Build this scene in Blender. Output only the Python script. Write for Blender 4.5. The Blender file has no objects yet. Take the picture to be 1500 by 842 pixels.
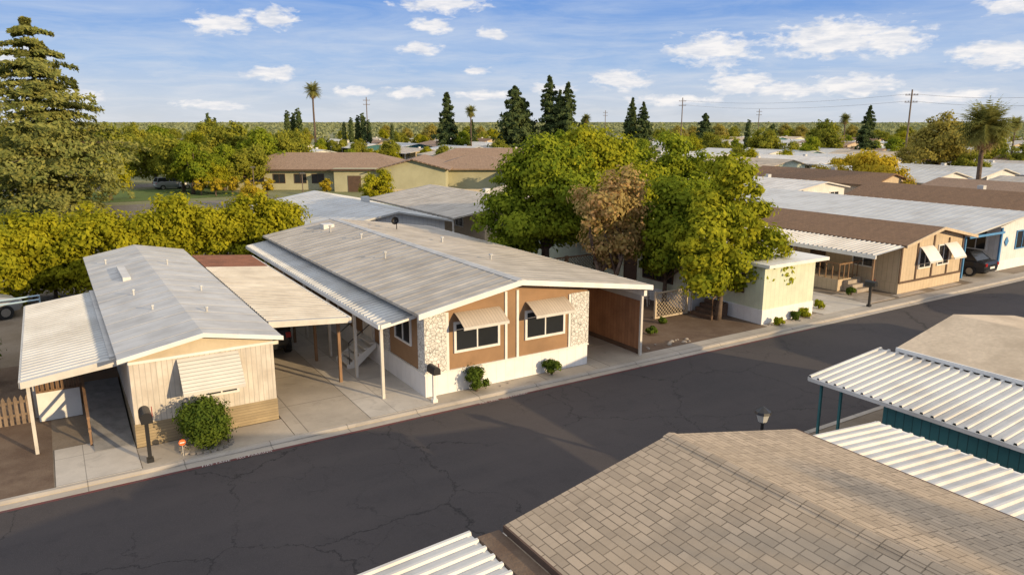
import bpy, math, random
import numpy as np
from mathutils import Vector
D=bpy.data; S=bpy.context.scene
S.view_settings.view_transform='Standard'; S.view_settings.look='None'
S.view_settings.exposure=0; S.view_settings.gamma=1
COL=S.collection
R=random.Random(7)

# ------------------------------------------------------------------ helpers
def lnk(o): COL.objects.link(o); return o
BASE={}
def thing(name,loc,label,category,group=None,rz=0.0):
    o=D.objects.new(name,None); o.location=loc; o.rotation_euler=(0,0,rz)
    o.empty_display_size=.3
    o["label"]=label; o["category"]=category
    if group: o["group"]=group
    BASE[o.name]=Vector(loc) if rz==0 else Vector((0,0,0))
    return lnk(o)
def thing_local(name,loc,label,category,group=None,rz=0.0):
    o=thing(name,loc,label,category,group,rz); BASE[o.name]=Vector((0,0,0)); return o

class MB:
    def __init__(s): s.v=[]; s.f=[]
    def add(s,vs,fs):
        n=len(s.v); s.v+= [tuple(p) for p in vs]; s.f+=[[i+n for i in f] for f in fs]; return s
    def poly(s,*p): return s.add(p,[list(range(len(p)))])
    def box(s,x0,x1,y0,y1,z0,z1):
        return s.add([(x0,y0,z0),(x1,y0,z0),(x1,y1,z0),(x0,y1,z0),(x0,y0,z1),(x1,y0,z1),(x1,y1,z1),(x0,y1,z1)],
          [[0,3,2,1],[4,5,6,7],[0,1,5,4],[1,2,6,5],[2,3,7,6],[3,0,4,7]])
    def obox(s,O,U,N,a0,a1,b0,b1,c0,c1):
        O=Vector(O);U=Vector(U);N=Vector(N);W=Vector((0,0,1))
        pts=[O+U*a+N*c+W*b for (a,c,b) in [(a0,c0,b0),(a1,c0,b0),(a1,c1,b0),(a0,c1,b0),(a0,c0,b1),(a1,c0,b1),(a1,c1,b1),(a0,c1,b1)]]
        return s.add(pts,[[0,3,2,1],[4,5,6,7],[0,1,5,4],[1,2,6,5],[2,3,7,6],[3,0,4,7]])
    def prism(s,prof,y0,y1):      # profile in XZ, extruded along Y
        n=len(prof)
        vs=[(x,y0,z) for x,z in prof]+[(x,y1,z) for x,z in prof]
        fs=[list(range(n)),list(range(2*n-1,n-1,-1))]+[[i,(i+1)%n,(i+1)%n+n,i+n][::-1] for i in range(n)]
        return s.add(vs,fs)
    def prismx(s,prof,x0,x1):     # profile in YZ, extruded along X
        n=len(prof)
        vs=[(x0,y,z) for y,z in prof]+[(x1,y,z) for y,z in prof]
        fs=[list(range(n)),list(range(2*n-1,n-1,-1))]+[[i,(i+1)%n,(i+1)%n+n,i+n][::-1] for i in range(n)]
        return s.add(vs,fs)
    def tube(s,pts,rad,seg=8,cap=True):
        pts=[Vector(p) for p in pts]
        if not isinstance(rad,(list,tuple)): rad=[rad]*len(pts)
        vs=[]
        for i,p in enumerate(pts):
            d=(pts[min(i+1,len(pts)-1)]-pts[max(i-1,0)]).normalized()
            a=Vector((0,0,1)) if abs(d.z)<.9 else Vector((1,0,0))
            u=d.cross(a).normalized(); w=d.cross(u).normalized()
            for k in range(seg):
                t=2*math.pi*k/seg
                vs.append(p+(u*math.cos(t)+w*math.sin(t))*rad[i])
        fs=[]
        for i in range(len(pts)-1):
            for k in range(seg):
                a=i*seg+k;b=i*seg+(k+1)%seg
                fs.append([a,b,b+seg,a+seg])
        if cap: fs.append(list(range(seg))[::-1]); fs.append([ (len(pts)-1)*seg+k for k in range(seg)])
        return s.add(vs,fs)
    def gable(s,x0,x1,xr,z0,z1,zr,y0,y1,th):
        vs=[];
        for y in (y0,y1):
            vs+=[(x0,y,z0),(xr,y,zr),(x1,y,z1),(x1,y,z1-th),(xr,y,zr-th),(x0,y,z0-th)]
        return s.add(vs,[[0,1,7,6],[1,2,8,7],[2,3,9,8],[3,4,10,9],[4,5,11,10],[5,0,6,11],[0,5,4,1],[1,4,3,2],[6,7,10,11],[7,8,9,10]])
    def seams(s,x0,z0,x1,z1,y0,y1,step,w=.05,h=.035):
        y=y0+step*.5
        while y<y1:
            vs=[(x0,y-w,z0+.002),(x0,y+w,z0+.002),(x0,y,z0+h),(x1,y-w,z1+.002),(x1,y+w,z1+.002),(x1,y,z1+h)]
            s.add(vs,[[0,2,5,3],[1,4,5,2],[0,1,2],[3,5,4]])
            y+=step
        return s
    def ribs(s,x0,z0,x1,z1,y0,y1,step=.3,h=.06,th=.012):
        prof=[];y=y0
        while y<y1-step*.5:
            prof+=[(y,0),(y+step*.62,0),(y+step*.70,h),(y+step*.92,h)]; y+=step
        prof.append((y,0))
        n=len(prof)
        vs=[(x0,a,z0+b) for a,b in prof]+[(x1,a,z1+b) for a,b in prof]
        vs+=[(x0,a,z0+b-th) for a,b in prof]+[(x1,a,z1+b-th) for a,b in prof]
        fs=[]
        for i in range(n-1):
            fs.append([i,i+n,i+n+1,i+1]); fs.append([i+2*n,i+1+2*n,i+n+1+2*n,i+n+2*n])
            fs.append([i,i+1,i+1+2*n,i+2*n]); fs.append([i+n,i+n+2*n,i+n+1+2*n,i+n+1])
        return s.add(vs,fs)

def part(parent,name,mb,mat,label=None,smooth=False):
    b=BASE.get(parent.name,Vector((0,0,0))) if parent else Vector((0,0,0))
    me=D.meshes.new(name); me.from_pydata([(p[0]-b.x,p[1]-b.y,p[2]-b.z) for p in mb.v],[],mb.f)
    me.materials.append(mat)
    if smooth:
        for p in me.polygons: p.use_smooth=True
    o=D.objects.new(name,me); lnk(o)
    if parent: o.parent=parent
    BASE[o.name]=b
    if label: o["label"]=label
    return o
def structure(name,mb,mat):
    o=part(None,name,mb,mat); o["kind"]="structure"; return o
def copy_thing(root,loc,rz=0.0,sc=1.0,label=None):
    def rec(o,par):
        c=o.copy(); lnk(c)
        if par: c.parent=par
        for ch in o.children: rec(ch,c)
        return c
    n=rec(root,None); n.location=loc; n.rotation_euler=(0,0,rz)
    n.scale=(sc,sc,sc) if not isinstance(sc,tuple) else sc
    if label: n["label"]=label
    return n

# ------------------------------------------------------------------ materials
def nn(nt,t,**kw):
    n=nt.nodes.new(t)
    for k,v in kw.items(): setattr(n,k,v)
    return n
def c4(c): return (c[0],c[1],c[2],1)
def mth(nt,op,a,b=None,c=None):
    n=nt.nodes.new('ShaderNodeMath'); n.operation=op
    for i,x in enumerate((a,b,c)):
        if x is None: continue
        if isinstance(x,(int,float)): n.inputs[i].default_value=x
        else: nt.links.new(x,n.inputs[i])
    return n.outputs[0]
def mixc(nt,f,a,b,bt='MIX'):
    n=nt.nodes.new('ShaderNodeMix'); n.data_type='RGBA'; n.blend_type=bt
    for i,x in ((0,f),(6,a),(7,b)):
        if isinstance(x,(int,float)): n.inputs[i].default_value=x
        elif isinstance(x,tuple): n.inputs[i].default_value=c4(x)
        else: nt.links.new(x,n.inputs[i])
    return n.outputs[2]
def noise(nt,vec,scale,detail=4,rough=.55,dist=0):
    n=nn(nt,'ShaderNodeTexNoise'); n.inputs['Scale'].default_value=scale; n.inputs['Detail'].default_value=detail
    n.inputs['Roughness'].default_value=rough; n.inputs['Distortion'].default_value=dist
    nt.links.new(vec,n.inputs['Vector']); return n.outputs[0]
def ramp(nt,f,a,b):
    n=nn(nt,'ShaderNodeMapRange'); n.inputs[1].default_value=a; n.inputs[2].default_value=b
    nt.links.new(f,n.inputs[0]); return n.outputs[0]
def start(name,rough=.8,metal=0):
    m=D.materials.new(name); m.use_nodes=True; nt=m.node_tree; b=nt.nodes['Principled BSDF']
    b.inputs['Roughness'].default_value=rough; b.inputs['Metallic'].default_value=metal
    tc=nn(nt,'ShaderNodeTexCoord').outputs['Object']
    return m,nt,b,tc
def sep(nt,v):
    n=nn(nt,'ShaderNodeSeparateXYZ'); nt.links.new(v,n.inputs[0]); return n.outputs
def comb(nt,x,y,z):
    n=nn(nt,'ShaderNodeCombineXYZ')
    for i,q in enumerate((x,y,z)):
        if isinstance(q,(int,float)): n.inputs[i].default_value=q
        else: nt.links.new(q,n.inputs[i])
    return n.outputs[0]
def bump(nt,b,h,st=.3,dist=.02):
    n=nn(nt,'ShaderNodeBump'); n.inputs['Strength'].default_value=st; n.inputs['Distance'].default_value=dist
    nt.links.new(h,n.inputs['Height']); nt.links.new(n.outputs[0],b.inputs['Normal'])
def sc(c,k): return tuple(x*k for x in c)

def m_basic(name,col,rough=.8,var=.15,scale=1.2,col2=None,metal=0,bst=.15,bsc=30,patch=(.42,.68)):
    m,nt,b,tc=start(name,rough,metal)
    a=noise(nt,tc,scale,6,.6); f=noise(nt,tc,scale*14,3,.6)
    c=mixc(nt,ramp(nt,a,*patch),sc(col,1+var*.4),col2 or sc(col,1-var*1.5))
    c=mixc(nt,mth(nt,'MULTIPLY',ramp(nt,f,.35,.75),.5*min(1,var*4)),c,sc(col,1-var*1.4))
    nt.links.new(c,b.inputs['Base Color'])
    if bst: bump(nt,b,noise(nt,tc,bsc,3),bst,.01)
    return m
def m_groove(name,col,axis,period,gw=.1,dark=.45,var=.15,rough=.75,col2=None,stain=.0,bst=.5):
    m,nt,b,tc=start(name,rough); x,y,z=sep(nt,tc)
    s={'V':mth(nt,'ADD',x,y),'X':x,'Y':y,'Z':z}[axis]
    fr=mth(nt,'FRACT',mth(nt,'DIVIDE',s,period))
    g=mth(nt,'LESS_THAN',fr,gw)
    idn=mth(nt,'FLOOR',mth(nt,'DIVIDE',s,period))
    wn=nn(nt,'ShaderNodeTexWhiteNoise',noise_dimensions='1D'); nt.links.new(idn,wn.inputs['W'])
    a=noise(nt,tc,.9 if axis=='Y' else 1.6,6,.62)
    c=mixc(nt,ramp(nt,a,.4,.7),sc(col,1.05),col2 or sc(col,1-var*1.4))
    c=mixc(nt,mth(nt,'MULTIPLY',wn.outputs[0],var*1.6),c,sc(col,.55))
    c=mixc(nt,g,c,sc(col,dark))
    if stain:
        k=(5,5,.7) if axis!='Y' else (.35,4,1)
        v2=comb(nt,mth(nt,'MULTIPLY',x,k[0]),mth(nt,'MULTIPLY',y,k[1]),mth(nt,'MULTIPLY',z,k[2]))
        c=mixc(nt,mth(nt,'MULTIPLY',ramp(nt,noise(nt,v2,1.2,5,.6),.45,.75),stain),c,sc(col,.4))
    nt.links.new(c,b.inputs['Base Color'])
    if bst: bump(nt,b,mth(nt,'SUBTRACT',1,g),bst,.015)
    return m
def m_shingle(name,c1,c2,c3,k=1.0):
    m,nt,b,tc=start(name,.95); x,y,z=sep(nt,tc)
    v=comb(nt,y,mth(nt,'MULTIPLY',x,1.03),0)
    br=nn(nt,'ShaderNodeTexBrick'); nt.links.new(v,br.inputs['Vector'])
    br.offset=.37; br.offset_frequency=3
    br.inputs['Color1'].default_value=c4(c1); br.inputs['Color2'].default_value=c4(c2); br.inputs['Mortar'].default_value=c4(sc(c3,.38))
    br.inputs['Scale'].default_value=1; br.inputs['Mortar Size'].default_value=.009*k; br.inputs['Brick Width'].default_value=.27*k
    br.inputs['Row Height'].default_value=.13*k; br.inputs['Bias'].default_value=-.1; br.inputs['Mortar Smooth'].default_value=.3
    a=ramp(nt,noise(nt,tc,.55,6,.65),.4,.65)
    c=mixc(nt,mth(nt,'MULTIPLY',a,.45),br.outputs['Color'],c3)
    g=noise(nt,tc,130,2)
    c=mixc(nt,mth(nt,'MULTIPLY',ramp(nt,g,.4,.7),.3),c,sc(c3,.6))
    d2=ramp(nt,noise(nt,comb(nt,mth(nt,'MULTIPLY',x,.5),mth(nt,'MULTIPLY',y,3),0),1,5,.6),.5,.75)
    c=mixc(nt,mth(nt,'MULTIPLY',d2,.35),c,sc(c3,.5))
    nt.links.new(c,b.inputs['Base Color'])
    bump(nt,b,mth(nt,'ADD',mth(nt,'MULTIPLY',br.outputs['Fac'],-1),mth(nt,'MULTIPLY',g,.5)),.6,.012)
    return m
def m_stone(name):
    m,nt,b,tc=start(name,.8)
    v=nn(nt,'ShaderNodeTexVoronoi',feature='DISTANCE_TO_EDGE'); v.inputs['Scale'].default_value=8; nt.links.new(tc,v.inputs['Vector'])
    v2=nn(nt,'ShaderNodeTexVoronoi'); v2.inputs['Scale'].default_value=8; nt.links.new(tc,v2.inputs['Vector'])
    e=ramp(nt,v.outputs['Distance'],.02,.07)
    bw=sep(nt,v2.outputs['Color'])[0]
    c=mixc(nt,bw,(.60,.58,.54),(.74,.73,.70))
    c=mixc(nt,e,(.28,.27,.25),c)
    nt.links.new(c,b.inputs['Base Color']); bump(nt,b,e,.6,.02); return m
def m_asphalt(name):
    m,nt,b,tc=start(name,.95)
    a=ramp(nt,noise(nt,tc,.18,7,.62),.35,.68); f=noise(nt,tc,60,2,.7); st=ramp(nt,noise(nt,tc,1.3,5,.6,.5),.55,.75)
    c=mixc(nt,a,(.055,.046,.047),(.038,.033,.036))
    c=mixc(nt,mth(nt,'MULTIPLY',ramp(nt,f,.5,.72),.6),c,(.10,.09,.088))
    c=mixc(nt,mth(nt,'MULTIPLY',st,.4),c,(.028,.025,.027))
    x,y,z=sep(nt,tc)
    tr=ramp(nt,noise(nt,comb(nt,mth(nt,'MULTIPLY',x,.05),mth(nt,'MULTIPLY',y,.8),0),1,4,.5),.5,.7)
    c=mixc(nt,mth(nt,'MULTIPLY',tr,.4),c,(.070,.060,.059))
    nz=nn(nt,'ShaderNodeTexNoise'); nz.inputs['Scale'].default_value=.9; nz.inputs['Detail'].default_value=8; nz.inputs['Roughness'].default_value=.65; nt.links.new(tc,nz.inputs['Vector'])
    ad=nn(nt,'ShaderNodeVectorMath',operation='MULTIPLY_ADD'); nt.links.new(nz.outputs['Color'],ad.inputs[0]); ad.inputs[1].default_value=(1.6,1.6,0); nt.links.new(tc,ad.inputs[2])
    def crack(scale,w,pres):
        v=nn(nt,'ShaderNodeTexVoronoi',feature='DISTANCE_TO_EDGE'); v.inputs['Scale'].default_value=scale; nt.links.new(ad.outputs[0],v.inputs['Vector'])
        k=mth(nt,'SUBTRACT',1,ramp(nt,v.outputs['Distance'],0,w))
        return mth(nt,'MULTIPLY',k,ramp(nt,noise(nt,tc,.22,2),pres,pres+.08))
    k=mth(nt,'MAXIMUM',mth(nt,'MULTIPLY',crack(.22,.0055,.36),.85),mth(nt,'MULTIPLY',crack(.6,.009,.48),.6))
    c=mixc(nt,k,c,(.010,.009,.010))
    nt.links.new(c,b.inputs['Base Color']); bump(nt,b,f,.35,.01); return m
def m_concrete(name,col,joint=3.0):
    m,nt,b,tc=start(name,.9)
    a=ramp(nt,noise(nt,tc,.5,7,.65),.35,.7); f=noise(nt,tc,25,3)
    c=mixc(nt,a,sc(col,1.08),sc(col,.72)); c=mixc(nt,mth(nt,'MULTIPLY',f,.3),c,sc(col,.6))
    st=ramp(nt,noise(nt,tc,1.7,4,.6,1),.58,.75); c=mixc(nt,mth(nt,'MULTIPLY',st,.45),c,sc(col,.42))
    x,y,z=sep(nt,tc)
    jy=mth(nt,'LESS_THAN',mth(nt,'FRACT',mth(nt,'DIVIDE',y,joint)),.012); jx=mth(nt,'LESS_THAN',mth(nt,'FRACT',mth(nt,'DIVIDE',x,joint)),.012)
    c=mixc(nt,mth(nt,'MULTIPLY',mth(nt,'MAXIMUM',jx,jy),.7),c,sc(col,.3))
    nt.links.new(c,b.inputs['Base Color']); bump(nt,b,f,.2,.01); return m
def m_ground(name,c1,c2,c3,s1=.02,s2=.6):
    m,nt,b,tc=start(name,1)
    a=ramp(nt,noise(nt,tc,s1,6,.6),.4,.6); f=ramp(nt,noise(nt,tc,s2,6,.7),.4,.65); g=noise(nt,tc,s2*20,2)
    c=mixc(nt,a,c1,c2); c=mixc(nt,f,c,c3); c=mixc(nt,mth(nt,'MULTIPLY',g,.4),c,sc(c1,.5))
    nt.links.new(c,b.inputs['Base Color']); bump(nt,b,g,.5,.03); return m
def m_leaf(name,dark,light,tr=.35,accent=None):
    m=D.materials.new(name); m.use_nodes=True; nt=m.node_tree; nt.nodes.remove(nt.nodes['Principled BSDF'])
    out=nt.nodes['Material Output']
    tc=nn(nt,'ShaderNodeTexCoord').outputs['Object']
    geo=nn(nt,'ShaderNodeNewGeometry'); oi=nn(nt,'ShaderNodeObjectInfo')
    a=ramp(nt,noise(nt,tc,.55,3),.35,.65)
    r=geo.outputs['Random Per Island']
    c=mixc(nt,mth(nt,'MULTIPLY',mth(nt,'ADD',a,r),.5),dark,light)
    if accent: c=mixc(nt,mth(nt,'GREATER_THAN',mth(nt,'ADD',r,mth(nt,'MULTIPLY',a,.4)),.95),c,accent)
    c=mixc(nt,mth(nt,'MULTIPLY',oi.outputs['Random'],.25),c,sc(dark,1.2))
    d=nn(nt,'ShaderNodeBsdfDiffuse'); t=nn(nt,'ShaderNodeBsdfTranslucent'); mx=nn(nt,'ShaderNodeMixShader'); mx.inputs[0].default_value=tr
    nt.links.new(c,d.inputs[0]); nt.links.new(c,t.inputs[0])
    nt.links.new(d.outputs[0],mx.inputs[1]); nt.links.new(t.outputs[0],mx.inputs[2]); nt.links.new(mx.outputs[0],out.inputs[0])
    return m

M={}
M['asphalt']=m_asphalt('asphalt')
M['conc']=m_concrete('driveway_concrete',(.44,.385,.32))
M['conc2']=m_concrete('pale_concrete',(.56,.515,.46),1.8)
M['kerb']=m_concrete('kerb_concrete',(.44,.395,.345),2.4)
M['parking']=m_concrete('old_pale_asphalt',(.20,.175,.15),6)
M['red']=m_basic('faded_red_paint',(.13,.035,.035),.85,.3,3,col2=(.08,.05,.055))
M['white_mark']=m_basic('worn_white_paint',(.6,.58,.56),.8,.2,6)
M['dirt']=m_ground('dirt',(.14,.09,.06),(.11,.07,.048),(.19,.135,.095),.3,1.2)
M['ground']=m_ground('open_ground',(.20,.21,.09),(.16,.18,.07),(.24,.22,.12),.008,.05)
M['lot']=m_ground('lot_earth',(.22,.17,.12),(.18,.14,.10),(.28,.23,.18),.08,.5)
M['grass']=m_ground('lawn_grass',(.09,.15,.025),(.12,.17,.03),(.07,.12,.02),.1,1)
M['gravel']=m_ground('pale_gravel',(.42,.36,.30),(.36,.30,.25),(.5,.45,.4),.5,3)
M['white']=m_basic('white_paint',(.74,.73,.70),.6,.08,1.5)
M['white_skirt']=m_groove('white_skirting',(.74,.74,.75),'V',.4,.04,.85,.04)
M['brown']=m_basic('brown_panel',(.31,.185,.098),.8,.14,.7)
M['stone']=m_stone('white_stone')
M['roofB']=m_groove('weathered_tan_metal',(.47,.425,.365),'Y',.61,.06,.66,.18,.55,col2=(.33,.29,.24),stain=.5,bst=.3)
M['roofA']=m_groove('pale_coated_metal',(.52,.51,.495),'Y',1.22,.025,.7,.09,.6,col2=(.40,.385,.365),stain=.32,bst=.2)
M['ribwhite']=m_basic('ribbed_white_metal',(.60,.58,.55),.5,.14,.5,col2=(.45,.42,.38))
M['ribtan']=m_groove('ribbed_weathered_metal',(.50,.47,.42),'Y',.3,.2,.8,.12,.55,col2=(.38,.345,.30),stain=.35,bst=.1)
M['ribgrey']=m_basic('ribbed_grey_metal',(.50,.505,.50),.5,.14,.5,col2=(.39,.38,.36))
M['rustroof']=m_basic('rusty_brown_metal',(.17,.075,.05),.8,.3,1.2,col2=(.11,.05,.035))
M['sidingA']=m_groove('cream_vertical_siding',(.64,.59,.52),'V',.15,.14,.66,.12,col2=(.52,.46,.39),stain=.4)
M['gableA']=m_basic('tan_gable',(.54,.45,.32),.8,.12,1)
M['brickA']=m_groove('tan_brick_skirting',(.36,.28,.17),'Z',.09,.14,.55,.2)
M['wood']=m_groove('brown_wood',(.24,.14,.075),'V',.14,.1,.4,.3)
M['redwood']=m_groove('redwood_boards',(.33,.16,.08),'V',.19,.06,.4,.2)
M['woodfence']=m_basic('weathered_wood',(.26,.19,.135),.9,.3,2)
M['post']=m_basic('painted_post',(.58,.55,.50),.6,.1,2)
M['brownpost']=m_basic('brown_post',(.25,.15,.085),.8,.2,2)
M['lattice']=m_basic('pale_tan_lattice',(.54,.45,.33),.8,.1,2)
M['glass']=m_basic('dark_window_glass',(.025,.028,.032),.12,.1,1,bst=0)
M['awncloth']=m_groove('tan_striped_awning',(.50,.42,.33),'X',.12,.3,.8,.08)
M['awnwhite']=m_groove('cream_slatted_awning',(.58,.56,.51),'Z',.09,.22,.62,.05)
M['black']=m_basic('black_paint',(.02,.02,.022),.4,.1,2,bst=0)
M['carpet']=m_basic('grey_carpet',(.24,.23,.22),.95,.2,3)
M['shA']=m_shingle('grey_tan_shingle',(.49,.385,.28),(.33,.26,.19),(.41,.32,.225),1.2)
M['shBrown']=m_shingle('brown_shingle',(.25,.145,.08),(.18,.105,.06),(.22,.13,.075))
M['teal']=m_groove('teal_siding',(.035,.15,.16),'V',.22,.12,.5,.15)
M['roofN2']=m_basic('speckled_beige_roof',(.57,.46,.335),.9,.25,.6,col2=(.42,.33,.23))
M['green_wall']=m_groove('pale_green_siding',(.60,.64,.50),'V',.3,.06,.8,.06)
M['beige_wall']=m_groove('beige_siding',(.54,.43,.30),'V',.3,.06,.65,.08)
M['darktrim']=m_basic('dark_brown_trim',(.10,.06,.04),.8,.15,2)
M['white_wall']=m_groove('white_siding',(.68,.67,.66),'V',.3,.06,.75,.06)
M['blue']=m_basic('soft_blue_paint',(.07,.24,.48),.6,.1,2)
M['paleblue']=m_basic('pale_blue_paint',(.35,.48,.58),.5,.1,2)
M['olive_wall']=m_basic('olive_stucco',(.42,.40,.26),.9,.1,.5)
M['clubroof']=m_shingle('russet_shingle',(.33,.225,.155),(.26,.175,.12),(.30,.20,.14),1.6)
M['bark']=m_basic('bark',(.14,.10,.075),.95,.35,4,bst=.6,bsc=18)
M['leafA']=m_leaf('green_leaves',(.10,.16,.018),(.42,.45,.038),.42)
M['leafC']=m_leaf('yellow_green_leaves',(.14,.19,.018),(.50,.47,.034),.42)
M['leafB']=m_leaf('orange_brown_leaves',(.32,.25,.09),(.58,.43,.17),.45,accent=(.60,.38,.17))
M['leafH']=m_leaf('hedge_leaves',(.18,.20,.016),(.53,.48,.03),.42)
M['leafCedar']=m_leaf('cedar_needles',(.10,.135,.04),(.38,.36,.10),.3)
M['leafCon']=m_leaf('conifer_needles',(.055,.085,.035),(.13,.16,.055),.2)
M['leafFar']=m_leaf('mid_tree_leaves',(.15,.185,.03),(.42,.39,.05),.42)
M['leafG']=m_leaf('golden_green_leaves',(.24,.21,.05),(.48,.40,.09),.42)
M['leafOr']=m_leaf('amber_leaves',(.36,.29,.03),(.64,.48,.045),.42)
M['leafBush']=m_leaf('bush_leaves',(.05,.09,.018),(.16,.21,.03))
M['leafFarther']=m_leaf('hazed_orchard_foliage',(.22,.25,.13),(.33,.34,.16),.25)  # distance haze put into the leaf colour by making it paler
M['palm']=m_leaf('palm_frond',(.17,.19,.05),(.36,.34,.10),.4)
M['palmdead']=m_leaf('dead_palm_frond',(.30,.21,.11),(.46,.34,.18),.3)
M['rock']=m_basic('pale_rock',(.34,.30,.26),.9,.3,5)
M['paintdark']=m_basic('dark_car_paint',(.018,.02,.024),.25,.1,1,bst=0)
M['paintgrey']=m_basic('silver_car_paint',(.30,.31,.32),.3,.05,1,bst=0)
M['paintwhite']=m_basic('white_car_paint',(.65,.65,.64),.3,.05,1,bst=0)
M['tyre']=m_basic('tyre_rubber',(.02,.02,.02),.9,.1,4)
M['rim']=m_basic('wheel_rim',(.4,.4,.4),.35,.1,2,metal=.8,bst=0)
M['lamp_glass']=m_basic('lamp_glass',(.5,.5,.48),.2,.05,2,bst=0)
M['tail']=m_basic('red_lens',(.3,.01,.01),.3,.05,2,bst=0)
M['orange']=m_basic('orange_sign_face',(.7,.16,.04),.5,.05,2,bst=0)
M['pole']=m_basic('utility_pole_wood',(.17,.13,.10),.9,.2,2)

# ------------------------------------------------------------------ setting
def sheet(name,x0,x1,y0,y1,z,mat): return structure(name,MB().poly((x0,y0,z),(x1,y0,z),(x1,y1,z),(x0,y1,z)),mat)
sheet('ground',-7000,7000,-7000,9000,-.004,M['ground'])
sheet('road',-80,260,13.5,21.05,.004,M['asphalt'])
mb=MB(); mb.box(-80,260,21.05,21.35,-.02,.012); mb.prismx([(21.35,-.02),(21.35,.05),(21.42,.10),(21.55,.10),(21.55,-.02)],-80,260)
structure('kerb',mb,M['kerb'])
structure('kerb',MB().prismx([(13.5,-.02),(13.5,.05),(13.43,.10),(13.25,.10),(13.25,-.02)],-80,260),M['kerb'])
structure('kerb_red_line',MB().box(-30,30,20.93,21.047,.006,.009),M['red'])
sheet('lot_ground',-80,260,21.55,66,.084,M['lot']); sheet('lot_ground',-80,260,-30,13.25,.084,M['lot'])
sheet('dirt_yard',-20,-.75,21.56,34,.089,M['dirt'])
def slab(name,x0,x1,y0,y1,z,mat): return structure(name,MB().box(x0,x1,y0,y1,.06,z),mat)
slab('walkway',-.7,1.35,21.56,24.2,.104,M['conc2'])
slab('driveway',5.6,8.05,21.56,37,.104,M['conc'])
slab('pavement',8.07,10.38,21.56,42,.108,M['conc2'])
slab('pavement',1.37,5.58,21.56,23.05,.100,M['conc'])
slab('pavement',10.4,17.4,21.56,22.25,.100,M['conc'])
slab('driveway',17.42,20.2,21.56,34,.104,M['conc'])
sheet('dirt_yard',20.4,27.9,22.15,34,.090,M['dirt'])
slab('pavement',20.22,60,21.56,22.1,.100,M['kerb'])
slab('driveway',32.2,36.2,22.12,36,.103,M['conc2'])
slab('pavement',28,32.1,22.12,22.45,.096,M['gravel'])
slab('gravel_bed',36.3,38.6,22.3,24.6,.106,M['gravel'])
slab('gravel_bed',39.0,41.6,22.3,22.75,.106,M['gravel'])
slab('gravel_bed',42.6,45.4,22.3,22.75,.106,M['gravel'])
slab('driveway',46.4,51.2,22.12,36,.103,M['conc'])
slab('driveway',13.6,16.6,-8,13.2,.103,M['conc'])
sheet('road',-90,260,66,74,.006,M['parking'])
sheet('car_park',-90,28,74,97,.010,M['parking'])
sheet('lawn',-60,0,78,112,.02,M['grass']); sheet('lawn',30,60,78,90,.02,M['grass'])
sheet('lawn',1,22,101,118,.02,M['grass'])
sheet('road',-90,330,122,129,.006,M['parking'])
sheet('road',-90,330,178,185,.006,M['parking'])

def text_mark(txt,x,y,z,size):
    cu=D.curves.new('road_lettering','FONT'); cu.body=txt; cu.size=size; cu.space_character=1.15
    o=D.objects.new('road_lettering',cu); lnk(o)
    dg=bpy.context.evaluated_depsgraph_get(); dg.update()
    me=D.meshes.new_from_object(o.evaluated_get(dg)); D.objects.remove(o)
    me.materials.clear(); me.materials.append(M['white_mark'])
    q=D.objects.new('road_lettering',me); lnk(q); q.location=(x,y,z); q["kind"]="structure"
text_mark('FIRE LANE   NO PARKING',2.8,20.95,.012,.15)
text_mark('FIRE LANE   NO PARKING',11.8,20.95,.012,.15)

# ------------------------------------------------------------------ wall helpers
FY=((1,0,0),(0,-1,0)); FXm=((0,1,0),(-1,0,0)); FXp=((0,1,0),(1,0,0))
def window(root,O,face,w,h,mull=1,mat_f=None,t=.07):
    U,N=face; mb=MB(); a=w/2
    mb.obox(O,U,N,-a-t,a+t,-t,0,0,.06); mb.obox(O,U,N,-a-t,a+t,h,h+t,0,.06)
    mb.obox(O,U,N,-a-t,-a,0,h,0,.06); mb.obox(O,U,N,a,a+t,0,h,0,.06)
    for i in range(mull):
        c=-a+w*(i+1)/(mull+1); mb.obox(O,U,N,c-.025,c+.025,0,h,0,.05)
    f=part(root,'window',mb,mat_f or M['white'])
    part(f,'window_pane',MB().obox(O,U,N,-a,a,0,h,0,.02),M['glass'])
    return f
def door(root,O,face,w=.9,h=2.0,mat=None):
    U,N=face; mb=MB()
    mb.obox(O,U,N,-w/2-.07,-w/2,0,h+.07,0,.06); mb.obox(O,U,N,w/2,w/2+.07,0,h+.07,0,.06); mb.obox(O,U,N,-w/2,w/2,h,h+.07,0,.06)
    mb.obox(O,U,N,-w/2,w/2,0,h,0,.03)
    d=part(root,'door',mb,mat or M['white'])
    part(d,'handle',MB().obox(O,U,N,w/2-.14,w/2-.08,.95,1.02,.03,.08),M['black'])
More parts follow.
